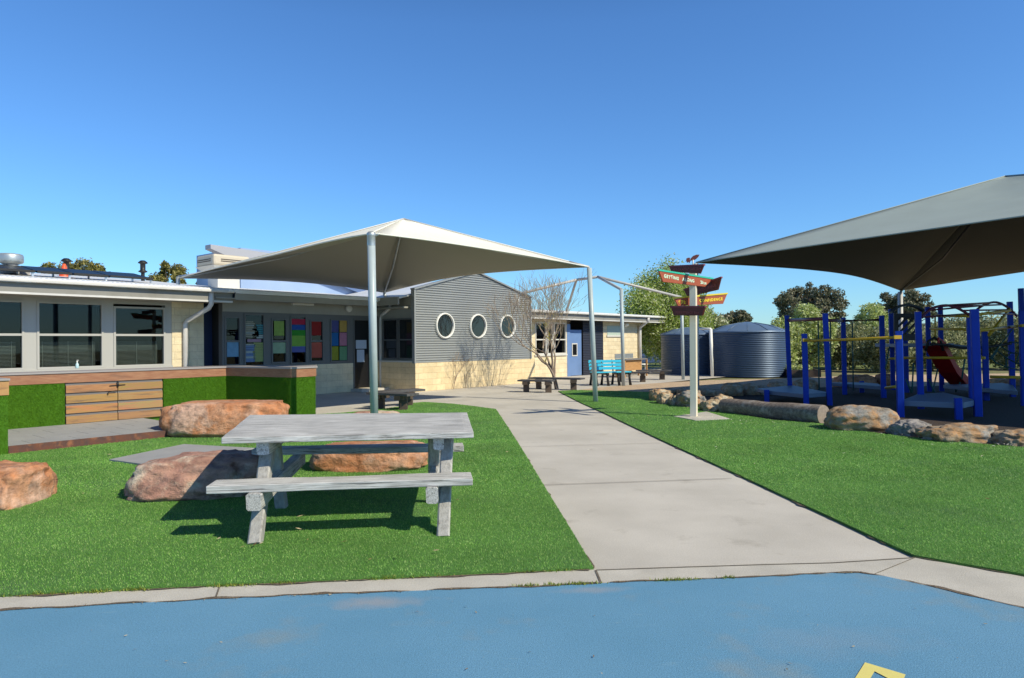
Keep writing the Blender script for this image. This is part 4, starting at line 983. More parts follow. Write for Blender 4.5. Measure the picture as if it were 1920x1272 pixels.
def line(o):
    # single cloth: the modifier adds a lower face whose colour is darkened for shade
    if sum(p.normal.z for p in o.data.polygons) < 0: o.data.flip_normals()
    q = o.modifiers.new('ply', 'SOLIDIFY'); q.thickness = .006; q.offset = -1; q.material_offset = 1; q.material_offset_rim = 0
cF = at(697, 438, 12.3); cR = at(1104, 501, 17.08); cB = at(721, 549, 22.5); cL = at(334, 522, 18.6); ap = at(757, 411, 17.2)
root, mb = sail('shade_sail', 'off-white peaked shade sail on grey poles over the path', [cF, cR, cB, cL], ap, m_sailW, sag=.05, plan=.05)
o = mb.build('canopy', m_sailW, root); 
o.data.materials.append(m_shadeW); line(o)
def clampc(p, root):
    q = MB(); q.lathe(p+V((0, 0, -.22)), [(.075, 0), (.075, .16), (.08, .17), (.08, .22), (.05, .25), (0, .26)], 16); q.tube([p+V((.08, 0, -.05)), p+V((.15, 0, 0))], .015, 8); q.build('clamp', m_steelG, root)
bF = at(701.5, 700, 12.3); bF.z = 0; tF = at(696, 438, bF.y)
MB().tube([bF, tF], .071, 20).build('pole', m_poleP, root); clampc(tF, root)
bR = G(1117, 755); tR = at(1105, 503, bR.y)
MB().tube([bR, tR], .062, 20).build('pole', m_poleP, root)
q = MB(); q.tube([tR+V((.02, 0, -.12)), tR+V((-.02, 0, .02)), tR.lerp(cR, 1)+(cR-cR), cR+(ap-cR).normalized()*.5], .03, 8); q.build('corner_arm', m_polew, root)
for c_, h_ in ((cB, .45), (cL, .35)):
    q = MB(); q.tube([c_+V((0, 0, -h_)), c_+V((0, 0, .04))], .05, 12); q.tube([c_+V((0, 0, .04)), c_+(ap-c_).normalized()*.5], .03, 8); q.build('roof_stub', m_steelG, root)
q = MB()
for c_ in (cF, cR, cB, cL): q.tube([c_, c_.lerp(ap, .5)-V((0, 0, .20)), ap-V((0, 0, .06))], .022, 8)
q.build('cable', m_steelG, root)
# big grey sail over the playground
k1 = at(1305, 493, 17.5); k2 = at(1688, 545, 26.4); k3 = V((13.4, 7.2, 3.78)); k4 = V((24, 17, 4.3)); ap2 = at(1885, 331, 17.8)
root, mb = sail('shade_sail', 'large grey-green shade sail over the playground', [k3, k4, k2, k1], ap2, m_sailG, sag=.03, plan=.05, n=20)
o = mb.build('canopy', m_sailG, root); o.data.materials.append(m_shadeG); line(o)
q = MB(); q.tube([V((k2.x+.05, k2.y+.1, 0)), k2-V((0, 0, .05))], .09, 16); q.build('pole', m_polew, root)
q = MB(); q.tube([V((k1.x, k1.y, 0)), k1-V((0, 0, .02))], .055, 16); q.build('pole', m_polew, root)
for kk in (k3, k4): q = MB(); q.tube([V((kk.x, kk.y, 0)), kk], .09, 16); q.build('pole', m_polew, root)
q = MB(); q.tube([k2-V((0, 0, .05)), k2.lerp(ap2, .5)-V((0, 0, .45)), ap2-V((0, 0, .1))], .03, 8); q.build('cable', m_blk, root)
# bare frame of a third shade structure
e1 = at(1081, 525, 26); e2 = at(1121, 519.5, 25.5); root = thing('steel_shade_structure', 'bare grey steel hip frame without canopy behind the white sail', 'steel frame', V((3.5, 25, 0)))
pa0 = G(1169, 724); pa1 = at(1165, 543, pa0.y); pb0 = G(1281, 712); pb1 = at(1278, 558, pb0.y); pc1 = at(971, 552, 25.2); pd1 = at(1060, 590, 30)
for a, b2 in ((pa0, pa1), (pb0, pb1)): q = MB(); q.tube([a, b2], .062, 14); q.build('pole', m_poleP, root)
for a, b2 in ((e1, e2), (e2, pa1), (e2, pb1), (e1, pc1), (e1, pd1)): q = MB(); q.tube([a, b2], .05, 12); q.build('rafter', m_polew, root)
for a in (pc1, pd1): q = MB(); q.tube([a, V((a.x, a.y, 2.6))], .05, 12); q.build('pole', m_polew, root)

# ------------------------------------------------------------------ signpost
sp0 = G(1301, 784); Sg = thing('signpost', 'cream timber signpost carrying five tapered red-brown boards', 'signpost', sp0)
ptop = at(1299.5, 499, sp0.y); q = MB(); q.beam(sp0, V((ptop.x, ptop.y, ptop.z)), .125, .125, upv=V((.90, -.44, 0)), bev=.006); q.build('post', m_postW, Sg)
q = MB(); p4 = [G(1264, 784), G(1325, 775), G(1368, 788.5), G(1304, 791.5)]; q.prism([V((p.x, p.y, .0)) for p in p4], (0, 0, .034)); q.build('footing', m_kerb, Sg)
def text_geo(txt, size):
    cu = bpy.data.curves.new('t', 'FONT'); cu.body = txt; cu.size = size; cu.extrude = .002; cu.offset = size*.042
    ob = bpy.data.objects.new('t', cu); C.objects.link(ob); bpy.context.view_layer.update()
    dg = bpy.context.evaluated_depsgraph_get(); me = ob.evaluated_get(dg).to_mesh()
    vs = [v.co.copy() for v in me.vertices]; fs = [tuple(p.vertices) for p in me.polygons]
    ob.evaluated_get(dg).to_mesh_clear(); bpy.data.objects.remove(ob); bpy.data.curves.remove(cu)
    return vs, fs
def board(c4, YL, YR, m, mt, texts, label, th=.035):
    TL, TR, BR, BL = [at(c4[0][0], c4[0][1], YL), at(c4[1][0], c4[1][1], YR), None, None]
    # bottom corners lie in the vertical plane through TL-TR
    d = V((TR.x-TL.x, TR.y-TL.y, 0)).normalized(); nrm = V((d.y, -d.x, 0))
    def onp(px, py):
        r = ray(px, py); t = nrm.dot(TL-CAM)/nrm.dot(r); return CAM+r*t
    BR, BL = onp(*c4[2]), onp(*c4[3])
    q = MB(); q.prism([TL, TR, BR, BL], -nrm*th); bo = q.build('board', m, Sg, bevel=.003, label=label)
    q = MB(); e = (TR-TL).normalized(); q.beam(TL-e*.01-nrm*th/2+V((0, 0, .012)), TR+e*.01-nrm*th/2+V((0, 0, .012)), th+.02, .03); q.build('edge_trim', mt, bo)
    for (txt, px, py, size, mm, jit) in texts:
        pos = onp(px, py); U = (TR-TL).normalized(); Vv = nrm.cross(U); Vv = -Vv if Vv.z < 0 else Vv
        mb2 = MB(); x = 0
        for i, ch in enumerate(txt):
            if ch == ' ': x += size*.42; continue
            vs, fs = text_geo(ch, size*(1.0 if i == 0 or not jit else .92)); wdt = max(v.x for v in vs)
            ang = random.uniform(-jit, jit); dy = random.uniform(-jit, jit)*size*.35
            out = []
            for v in vs:
                xx, yy = v.x-wdt/2, v.y-size*.35
                xx, yy = xx*math.cos(ang)-yy*math.sin(ang), xx*math.sin(ang)+yy*math.cos(ang)
                out.append(pos+U*(x+wdt/2+xx)+Vv*(yy+size*.35+dy)+nrm*(.003+v.z))
            mb2.add(out, fs); x += wdt+size*.10
        mb2.build('lettering', mm, bo)
random.seed(11); ys = sp0.y
board([(1255.3, 501), (1318.9, 498), (1312.5, 513.5), (1258, 509.8)], ys+.14, ys-.50, m_signD, m_mtrim, [('ORGANISATION 1km', 1263, 508, .060, m_ltmar, 0)], 'topmost board in shade-darkened red-brown with faint dark lettering')
board([(1235.8, 508), (1336.5, 523.8), (1322, 538), (1243.5, 528.7)], ys-.62, ys+.18, m_signR, m_teal, [('GETTING', 1244.5, 520.8, .088, m_ltteal, .2), ('ALONG', 1279, 526.5, .088, m_ltteal, .2), ('2km', 1313, 532, .085, m_ltteal, .15)], 'red-brown board with teal top edge reading GETTING ALONG 2km')
board([(1282.4, 544.5), (1351.6, 521.6), (1345.9, 543.6), (1288.7, 557)], ys+.65, ys-.02, m_signD, m_mtrim, [('RESILIENCE', 1312, 546.5, .065, m_ltmar, 0)], 'board in shade-darkened red-brown slanting up to the right with faint lettering')
board([(1264.8, 560), (1363.5, 551.8), (1356, 570), (1271.7, 574)], ys+.02, ys+.42, m_signR, m_ytrim, [('67k', 1272, 571, .10, m_ltyel, .2), ('CONFIDENCE', 1311.5, 567.0, .082, m_ltyel, .15)], 'red-brown board with yellow top edge reading CONFIDENCE 67k')
board([(1257.9, 576.5), (1321.4, 576.5), (1316.4, 592), (1262.9, 592)], ys+.05, ys-.66, m_signD, m_mtrim, [('PERSISTENCE 5km', 1267, 588, .062, m_ltmar, 0)], 'lowest board in shade-darkened red-brown with faint lettering')
# cut-out bird on top
q = MB(); q.tube([ptop, ptop+V((0, 0, .12))], .012, 8); q.build('spike', m_postW, Sg)
Yb = sp0.y; pl = [(1293.5, 489), (1296, 484), (1300, 480), (1306, 477.7), (1311.5, 477.8), (1309.5, 482), (1305, 486.5), (1299, 489.2), (1296, 488.5), (1294, 491), (1292.5, 494), (1291, 491), (1288.5, 493.5), (1288, 490.2), (1285.5, 491), (1287.5, 487), (1286.5, 485.5), (1290, 483.5), (1294, 483.5)]
q = MB(); q.prism([at(x, y, Yb) for x, y in pl[::-1]], (0, .02, 0)); q.build('bird_cutout', m_signD, Sg)

# ------------------------------------------------------------------ tanks
def tank(label, c, R_, hr, hc, gp_):
    t = thing('water_tank', label, 'water tank', c, gp_)
    prof = []; nn = int(hr/.0762*8)
    for i in range(nn+1):
        z = hr*i/nn; prof.append((R_+.011*math.cos(z/.0762*2*math.pi), z))
    MB().lathe(c, prof, 120).build('corrugated_wall', m_tank, t)
    MB().lathe(c, [(R_+.04, hr-.03), (R_+.045, hr+.02), (R_*.99, hr+.035), (R_*.6, hr+(hc-hr)*.62), (R_*.25, hc-.05), (.12, hc), (0, hc)], 80).build('roof', m_tankroof, t)
    rb = MB()
    for i in range(12):
        a = i*math.pi/6+.2; pr = [(R_*1.0, hr+.045), (R_*.6, hr+(hc-hr)*.62+.012), (R_*.2, hc-.03)]
        rb.tube([c+V((math.cos(a)*r_, math.sin(a)*r_, z_)) for r_, z_ in pr], .012, 4)
    rb.build('rib', m_tankroof, t)
    return t
cy = 30.0; c2 = V(((1401.5-960)/F*cy, cy, 0)); R2 = (1473-1330)/2/F*cy*.985
t2 = tank('larger blue corrugated water tank in full sun', c2, R2, at(1400, 622, cy-R2*.9).z, at(1400, 604, cy).z, 'blue water tanks')
cy1 = 32.0; R1 = 1.45; c1 = V(((1299-960)/F*cy1, cy1, 0))
t1 = tank('smaller blue water tank behind the signpost', c1, R1, at(1290, 627, cy1-R1).z, at(1300, 613, cy1).z, 'blue water tanks')
q = MB(); a = at(1332.5, 617, 29.2); q.tube([V((a.x+.05, a.y, 0)), V((a.x, a.y, a.z))], .07, 12); q.tube([V((a.x, a.y, a.z)), V((a.x-.3, a.y+.6, a.z+.02))], .05, 10); o = q.build('standpipe', m_white); tag(o, 'white overflow pipe standing between the two tanks', 'pipe')

# ------------------------------------------------------------------ playground
PG = thing('climbing_frame', 'blue-posted climbing frame with grey decks, yellow rails and red slide', 'climbing frame', V((9, 15.5, 0)))
PW = .118
def post(px0, y0, px1, y1, m=m_post, w_=PW, name='post', zoff=0):
    b = G(px1, y1); t = at(px0, y0, b.y); mb = MB(); mb.beam(V((b.x, b.y, zoff)), t, w_, w_, upv=V((.93, -.36, 0)), bev=.010); mb.build(name, m, PG); return b, t
P1 = post(1475, 592, 1482, 744); P2 = post(1508, 626, 1512, 765); P3 = post(1547, 588, 1556, 761); P4 = post(1437.5, 731, 1438, 757)
P5 = post(1581, 596, 1584, 741); P6 = post(1653, 592, 1657, 747); P7 = post(1685, 621, 1689, 783); P8 = post(1721, 585, 1727, 768)
P9 = post(1826.5, 580, 1834, 782, w_=.135); P10 = post(1796, 747, 1798, 788); P11 = post(1670, 580, 1675, 732); P12 = post(1739, 576, 1743, 735)
P13 = post(1763, 576, 1766, 734.5); P14 = post(1697, 600, 1700, 737); P15 = post(1846, 622, 1850, 752); P16 = post(1893, 566, 1899, 745); P17 = post(1916, 584, 1921, 762); P18 = post(1914, 541, 1920, 741); P19 = post(1818, 590, 1824, 764)
P20 = post(1615.5, 715, 1616, 737)
def deck(pts, z, th=.09):
    mb = MB(); mb.prism([V((p.x, p.y, z-th)) for p in pts], (0, 0, th)); mb.build('deck', m_deck, PG, bevel=.01)
deck([P4[0]+V((.05, .05, 0)), P2[0]+V((-.02, .03, 0)), P3[0]+V((0, .05, 0)), P1[0]+V((.1, .1, 0)), P4[0]+V((.1, .9, 0))], .30)
deck([P7[0]+V((.05, .06, 0)), P10[0]+V((-.05, .04, 0)), P10[0]+V((.12, .03, 0)), P9[0]+V((.02, .08, 0)), P8[0]+V((.8, .5, 0)), P8[0]+V((0, .12, 0))], .325, .11)
deck([P6[0]+V((0, 0, 0)), P5[0]+V((.1, -.1, 0)), P5[0]+V((-.1, .8, 0)), P20[0], P6[0]+V((.5, 1.2, 0))], .30)
deck([P15[0]+V((-.3, 0, 0)), P17[0]+V((0, .2, 0)), P16[0], P16[0]+V((.3, .8, 0)), P15[0]+V((-.3, 1.2, 0))], .32)
deck([P14[0]+V((-.2, 0, 0)), P12[0]+V((0, -.3, 0)), P13[0]+V((.3, -.1, 0)), P13[0]+V((.3, 1.1, 0)), P11[0]+V((0, 1.0, 0))], 1.38, .10)
def bar(pts, r, m, name='rail', seg=10): MB().tube(pts, r, seg).build(name, m, PG)
bar([at(1509, 639, P2[0].y-.07), at(1600, 637, (P2[0].y+P7[0].y)/2-.07), at(1686, 632.5, P7[0].y-.07)], .028, m_yb)
for p_, y_ in ((1511, P2[0].y-.08), (1683, P7[0].y-.08)): q = MB(); c_ = at(p_, 638 if p_ < 1600 else 632.5, y_); q.beam(c_-V((.07, 0, 0)), c_+V((.07, 0, 0)), .03, .07); q.build('bracket', m_yb, PG)
bar([at(1478, 601, P1[0].y), at(1547, 598, P3[0].y)], .045, m_mar); bar([at(1550, 601, P3[0].y+.3), at(1581, 602, P5[0].y), at(1653, 600, P6[0].y)], .04, m_mar)
for px, y0, y1, Yp in ((1534, 603, 739, 16.9), (1557, 603, 735, 17.3), (1598, 604, 733, 18.4)):
    bar([at(px, y0, Yp), at(px+2, y1, Yp)], .016, m_grn, 'climbing_pole')
# arched overhead ladder
def arch(p, Yf_, n=14):
    pts = [at(x, y, Yf_(x)) for x, y in p]; out = []
    for i in range(len(pts)-1):
        for k_ in range(4):
            t = k_/4; a = pts[max(i-1, 0)]; b = pts[i]; c = pts[i+1]; d_ = pts[min(i+2, len(pts)-1)]
            out.append(.5*((2*b)+(c-a)*t+(2*a-5*b+4*c-d_)*t*t+(3*b-a-3*c+d_)*t**3))
    out.append(pts[-1]); return out
def Z4(x, y): return 1660+x/5.3, 560+y/5.3
A1 = arch([Z4(*p) for p in ((362, 195), (400, 145), (480, 92), (600, 68), (700, 90), (780, 130), (832, 165))], lambda x: 14.9)
A2 = arch([Z4(*p) for p in ((860, 160), (930, 95), (1010, 52), (1100, 38), (1190, 72), (1260, 125), (1310, 180))], lambda x: 16.6)
bar(A1, .028, m_mar, 'arch'); bar(A2, .028, m_mar, 'arch')
for t in (.08, .25, .4, .52, .66, .8, .95):
    bar([A1[int(t*(len(A1)-1))], A2[int(t*(len(A2)-1))]], .020, m_mar, 'rung')
for (x0, y0, Ya, x1, y1, Yb_) in ((500, 172, 18, 830, 175, 15), (830, 172, 15, 1240, 118, 16), (450, 300, 18, 940, 312, 16.4), (930, 318, 14, 1230, 285, 16.5), (1230, 285, 16.5, 1375, 268, 15), (0, 597, 18, 100, 597, 17.5), (185, 590, 17.2, 990, 590, 15.6), (1235, 105, 16.5, 1030, 365, 15.4), (1040, 778, 15.6, 1345, 785, 15.2), (5, 888, 17, 108, 875, 15)):
    a = Z4(x0, y0); b_ = Z4(x1, y1); bar([at(a[0], a[1], Ya), at(b_[0], b_[1], Yb_)], .034 if y0 > 100 else .03, m_yb)
a = Z4(495, 180); b_ = Z4(495, 400); bar([at(*a, 18), at(*b_, 18)], .02, m_yb)
# slack bridge rail
cv = arch([Z4(*p) for p in ((450, 455), (600, 462), (720, 486), (840, 492), (960, 488), (1100, 470), (1250, 445))], lambda x: 17.2)
bar(cv, .035, m_blk, 'bridge_rail'); 
q = MB(); cv2 = arch([Z4(*p) for p in ((170, 460), (450, 460), (600, 465), (720, 478), (820, 482))], lambda x: 17.6)
for a, b_ in zip(cv2, cv2[1:]): q.beam(a, b_, .6, .06)
q.build('bridge_deck', m_deck, PG)
# roofed black panel with slots
q = MB(); 
pan = [Z4(*p) for p in ((92, 150), (365, 150), (365, 418), (92, 418))]; Yp = 16.6
L0 = at(*pan[3], Yp); R0 = at(*pan[2], Yp); zt_ = at(*pan[0], Yp).z; zb_ = L0.z; wX = R0.x-L0.x
q.box((L0.x, Yp, zb_), (L0.x+.10, Yp+.04, zt_)); q.box((R0.x-.10, Yp, zb_), (R0.x, Yp+.04, zt_)); q.box((L0.x+.1, Yp, zb_), (R0.x-.1, Yp+.04, zb_+.16)); q.box((L0.x+.1, Yp, zt_-.10), (R0.x-.1, Yp+.04, zt_))
hh = zt_-.1-(zb_+.16)
for i in range(-2, 6):
    x0 = L0.x+.1+i*.17; a = V((x0, Yp+.02, zb_+.16)); b_ = a+V((hh*1.0, 0, hh))
    # clip the diagonal to the opening
    lo_, hi_ = L0.x+.1, R0.x-.1; dx = b_.x-a.x
    t0 = max(0, (lo_-a.x)/dx); t1 = min(1, (hi_-a.x)/dx)
    if t1 > t0: q.beam(a.lerp(b_, t0), a.lerp(b_, t1), .03, .075, upv=V((0, 1, 0)))
q.build('slotted_panel', m_blk, PG)
rf = arch([Z4(*p) for p in ((70, 150), (110, 108), (180, 80), (235, 72), (300, 85), (350, 105), (392, 130))], lambda x: Yp-.1); q = MB()
for a, b_ in zip(rf, rf[1:]): q.hexa([a, b_, b_+V((0, .14, 0)), a+V((0, .14, 0)), a+V((0, 0, .05)), b_+V((0, 0, .05)), b_+V((0, .14, .05)), a+V((0, .14, .05))])
q.build('tower_roof', m_blk, PG)
# slide
pts = [at(*Z4(430, 455), 17.4), at(*Z4(500, 500), 17.6), at(*Z4(555, 600), 17.9), at(*Z4(620, 720), 18.3), at(*Z4(690, 800), 18.7), at(*Z4(740, 850), 19.0), at(*Z4(800, 872), 19.3)]
q = MB(); dirh = V((pts[-1].x-pts[0].x, pts[-1].y-pts[0].y, 0)).normalized(); sdv = V((dirh.y, -dirh.x, 0))*.21; sec = []
for p in pts:
    sec.append([p+sdv+V((0, 0, .18)), p+sdv*1.08+V((0, 0, .18)), p+sdv*1.02-V((0, 0, .05)), p-sdv*1.02-V((0, 0, .05)), p-sdv*1.08+V((0, 0, .18)), p-sdv+V((0, 0, .18)), p-sdv*.85, p+sdv*.85])
vs = [v for r_ in sec for v in r_]; fs = []
for i in range(len(sec)-1):
    for j in range(8): fs.append((i*8+j, i*8+(j+1) % 8, (i+1)*8+(j+1) % 8, (i+1)*8+j))
fs += [tuple(range(8)), tuple((len(sec)-1)*8+j for j in range(8))]
q.add(vs, fs); q.build('slide', m_red, PG, bevel=.01)
q = MB(); c_ = at(*Z4(487, 420), 17.3); q.tube([c_+V((-.22, 0, -.25)), c_+V((-.16, 0, -.02)), c_+V((0, 0, .08)), c_+V((.16, 0, -.02)), c_+V((.22, 0, -.25))], .035, 10); q.build('slide_hood', m_blk, PG)
# rope net
q = MB()
def Z(x, y, Y_): return at(*Z4(x, y), Y_)
for ln in (((1270, 300, 16.3), (1150, 450, 16), (1040, 600, 15.6)), ((1150, 480, 16), (1250, 540, 16), (1330, 545, 15.7), (1400, 600, 15.5)), ((1110, 520, 15.9), (1200, 590, 15.9), (1300, 640, 15.7), (1400, 660, 15.5)), ((1060, 590, 15.7), (1100, 640, 15.7), (1200, 680, 15.7), (1330, 710, 15.6)), ((1240, 430, 16.1), (1330, 440, 15.8), (1400, 450, 15.6)), ((1110, 520, 15.9), (1060, 600, 15.7), (1100, 640, 15.7)), ((1250, 540, 16), (1200, 590, 15.9), (1200, 680, 15.7)), ((1330, 545, 15.7), (1300, 640, 15.7))):
    q.tube([Z(*p) for p in ln], .014, 6)
q.build('rope_net', m_grn, PG)
for (a, b_) in (((40, 480, 17.5), (0, 700, 17.2)), ((280, 640, 16.5), (265, 930, 16.3)), ((520, 700, 17), (470, 930, 16.6)), ((205, 800, 16), (260, 940, 16)), ((430, 800, 16.6), (490, 935, 16.5)), ((790, 600, 15.8), (760, 800, 15.8)), ((690, 860, 18.4), (700, 930, 18.4)), ((745, 830, 18.4), (700, 930, 18.4))): q = MB(); q.tube([Z(*a), Z(*b_)], .018, 6); q.build('strut', m_grn, PG)

# ------------------------------------------------------------------ benches
def vbench(label, segs, z, legs):
    c_ = segs[0][0]; t = thing('timber_bench', label, 'bench', V((c_[0], c_[1], 0)), 'low dark angled benches')
    for a, b_ in segs:
        a, b_ = V((*a, z)), V((*b_, z)); d = (b_-a).normalized(); s_ = V((-d.y, d.x, 0)); q = MB()
        for k_ in (-1, 0, 1): q.beam(a+s_*k_*.135-V((0, 0, .025)), b_+s_*k_*.135-V((0, 0, .025)), .125, .05)
        q.build('seat', m_dkbench, t, bevel=.004)
    for (x, y, dx, dy) in legs:
        q = MB(); q.box((x-.09, y-.09, 0), (x+.09, y+.09, z-.15)); q.build('leg', m_dkleg, t)
        d = V((dx, dy, 0)).normalized(); q = MB(); q.beam(V((x, y, z-.10))-d*.24, V((x, y, z-.10))+d*.24, .16, .095); q.build('cross_head', m_dkleg, t)
vbench('dark angled timber bench round the foot of the bare tree', [((1.22, 20.55), (.22, 20.95)), ((.62, 22.3), (2.2, 21.5))], .38, [(.42, 20.9, .2, 1), (1.08, 20.62, .2, 1), (1.92, 21.6, .2, 1), (.85, 22.2, .2, 1)])
vbench('dark angled timber bench behind the front pole of the white sail', [((-3.25, 15.95), (-2.2, 15.25)), ((-3.15, 16.2), (-2.25, 16.95))], .39, [(-3.05, 15.9, .5, 1), (-2.45, 15.45, .5, 1), (-2.5, 16.6, -.5, 1)])
vbench('dark angled timber bench right of the blue bench', [((3.85, 25.9), (5.1, 25.4)), ((4.9, 27.3), (6.25, 27.0))], .38, [(4.05, 25.9, .2, 1), (4.85, 25.6, .2, 1), (5.9, 27.1, .2, 1)])
# cyan bench
t = thing('park_bench', 'bright blue slatted bench with black plastic legs', 'bench', V((3.2, 23.9, 0)))
bx = V((.96, .28, 0)); by = V((.28, -.96, 0)); o0 = V((2.68, 23.85, 0)); Lb = 1.35
q = MB()
for i in range(4): c_ = o0+by*(.08+i*.12)+V((0, 0, .46)); q.beam(c_, c_+bx*Lb, .10, .035)
q.build('seat', m_cyan, t, bevel=.004); q = MB()
for i in range(3): c_ = o0-by*(.03+i*.035)+V((0, 0, .58+i*.12)); q.beam(c_, c_+bx*Lb, .03, .10, upv=V((0, 0, 1)))
q.build('backrest', m_cyan, t, bevel=.004)
for f_ in (.05, .36, .66, .97):
    c_ = o0+bx*Lb*f_; q = MB()
    q.tube([c_+by*.02+V((0, 0, .43)), c_-by*.03+V((0, 0, .25)), c_-by*.10], [.045, .04, .05], 8); q.tube([c_+by*.42+V((0, 0, .43)), c_+by*.42+V((0, 0, .25)), c_+by*.50], [.045, .04, .05], 8); q.beam(c_-by*.02+V((0, 0, .40)), c_+by*.48+V((0, 0, .40)), .07, .07)
    q.build('leg', m_blk, t)
    q = MB(); q.beam(c_+V((0, 0, .42)), c_-by*.13+V((0, 0, .88)), .05, .03, upv=bx); q.build('back_support', m_blk, t)
# sink table and white stool near the far corner
a = at(1153, 672, 29); b_ = at(1195, 674, 30.5); t = thing('play_bench', 'wooden mud-kitchen bench with metal splashback against the far wall', 'play bench', V((a.x, a.y, 0)))
z1 = .80; d = V((b_.x-a.x, b_.y-a.y, 0)).normalized(); s_ = V((d.y, -d.x, 0)); A = V((a.x, a.y, 0)); Bb = V((b_.x, b_.y, 0))
q = MB(); q.beam(A+V((0, 0, z1-.05))+s_*.25, Bb+V((0, 0, z1-.05))+s_*.25, .5, .05); q.build('worktop', m_gap, t)
q = MB(); q.beam(A+V((0, 0, z1-.3))+s_*.22, Bb-d*.35+V((0, 0, z1-.3))+s_*.22, .35, .44); q.build('cupboard', m_hard, t)
q = MB(); q.beam(A+V((0, 0, z1+.09)), Bb-d*.4+V((0, 0, z1+.09)), .03, .2); q.build('splashback', m_steelG, t)
for p in (A+s_*.45, A+s_*.05, Bb+s_*.45-d*.03, Bb+s_*.05-d*.03): q = MB(); q.beam(p+d*.03, p+d*.03+V((0, 0, z1-.08)), .06, .06, upv=d); q.build('leg', m_hard, t)
c_ = G(1199, 696); c_ = V((5.9, 31.3, 0)); t = thing('stool', 'small white pedestal stool at the corner of the building', 'stool', c_)
q = MB(); q.lathe(c_, [(.0, .50), (.27, .50), (.28, .47), (.27, .45), (0, .45)], 20); q.build('seat', m_white, t); 
for k_ in (-.17, .17): q = MB(); q.tube([c_+V((k_*1.1, 0, 0)), c_+V((k_, 0, .45))], .05, 10); q.build('leg', m_white, t)

# ------------------------------------------------------------------ vegetation
def leaves(cl, n, size, asp=.5, flat=0.0, hollow=.35):
    """cl: list of (centre, rx, ry, rz); leaf quads strewn through each clump"""
    vol = np.array([c[1]*c[2]*c[3] for c in cl])**.67; vol = vol/vol.sum(); out = []
    for (c, rx, ry, rz), f_ in zip(cl, vol):
        k = max(8, int(n*f_)); d = rng.normal(size=(k, 3)); d /= np.linalg.norm(d, axis=1)[:, None]
        r = (hollow+(1-hollow)*rng.random(k)**.7)*(1+np.abs(rng.normal(0, .22, k))); P = np.array(c)+d*r[:, None]*np.array([rx, ry, rz])
        a = rng.normal(size=(k, 3)); a[:, 2] *= (1-flat); a /= np.linalg.norm(a, axis=1)[:, None]
        b = np.cross(a, rng.normal(size=(k, 3))); b /= np.linalg.norm(b, axis=1)[:, None]
        s_ = size*rng.uniform(.5, 1.3, k)[:, None]; a = a*s_; b = b*s_*asp
        out.append(np.stack([P-a, P+b, P+a, P-b], 1).reshape(-1, 3))
    return np.concatenate(out)
def tree(name, label, base, height, width, m, n, size, seed, group=None, trunk_f=.35, ncl=22, asp=.5, trunk_r=.12, shape='round', cr=.22, m_tr=None, cat='tree', thin=0):
    rd = random.Random(seed); t = thing(name, label, cat, base, group); cl = []; zc = height*(trunk_f+(1-trunk_f)/2); rz = height*(1-trunk_f)/2; rx = width/2
    br = MB(); top = base+V((rd.uniform(-.05, .05)*width, 0, height*.7)); 
    br.tube([base-V((0, 0, .05)), base.lerp(top, .3)+V((rd.uniform(-.1, .1), 0, 0)), base.lerp(top, .65)+V((rd.uniform(-.15, .15), 0, 0)), top], [trunk_r, trunk_r*.75, trunk_r*.45, trunk_r*.15], 8)
    for i in range(ncl):
        while True:
            d = V((rd.uniform(-1, 1), rd.uniform(-1, 1), rd.uniform(-1, 1)))
            if d.length <= 1 and d.length > .25: break
        if shape == 'cone': k = 1-.38*max(0, d.z); d.x *= k; d.y *= k
        if shape == 'umbrella': d.z = abs(d.z)*.9-.15
        c_ = base+V((d.x*rx*.82, d.y*rx*.82, zc+d.z*rz*.82)); q = rd.uniform(.6, 1.35)*cr
        cl.append((c_, width*q, width*q, (width*q)*rd.uniform(.6, 1.0)*(2.0 if shape == 'cone' else 1)))
        st = base.lerp(top, rd.uniform(.3, .9)); br.tube([st, st.lerp(c_, .5)+V((0, 0, .05*height*rd.uniform(-.3, 1))), c_], [trunk_r*.35, trunk_r*.2, trunk_r*.07], 5, caps=False)
    br.build('trunk', m_tr or m_trunk, t)
    npmesh('crown', leaves(cl, n, size, asp), 4, m, t)
    return t
lm_pear = leafmat('leaf_spring_green', [(.16, .24, .04), (.30, .40, .07), (.42, .52, .12), (.55, .62, .24), (.75, .75, .55)], .45)
lm_blos = leafmat('leaf_blossom', [(.14, .20, .05), (.32, .38, .14), (.55, .55, .36), (.72, .70, .55)], .3)
lm_gum = leafmat('leaf_gum', [(.07, .08, .045), (.13, .14, .08), (.22, .21, .13), (.34, .29, .20)], .15)
lm_gum2 = leafmat('leaf_gum_gold', [(.08, .09, .025), (.20, .19, .05), (.36, .30, .10)], .15)
lm_bush = leafmat('leaf_bush', [(.10, .12, .05), (.22, .24, .10), (.36, .37, .19), (.52, .52, .32)], .35)
lm_lime = leafmat('leaf_lime', [(.20, .26, .06), (.38, .46, .13), (.54, .60, .25), (.70, .72, .44)], .3)
def base(px, Y): return V(((px-960)/F*Y, Y, -.03))
def htop(px, y, Y): return at(px, y, Y).z
def treeat(name, label, px, ytop, wpx, Y, m, n, size, seed, **k): return tree(name, label, base(px, Y), htop(px, ytop, Y), wpx/F*Y, m, n, size, seed, **k)
treeat('pear_tree', 'tall spring-green tree behind the end of the building', 1250, 516, 200, 38, lm_pear, 90000, .072, 1, shape='cone', trunk_f=.12, ncl=90, cr=.105, trunk_r=.14)
treeat('pear_tree', 'pale blossoming tree right behind the small water tank', 1318, 555, 100, 42, lm_blos, 14000, .085, 2, trunk_f=.2, ncl=26, cr=.13, trunk_r=.08)
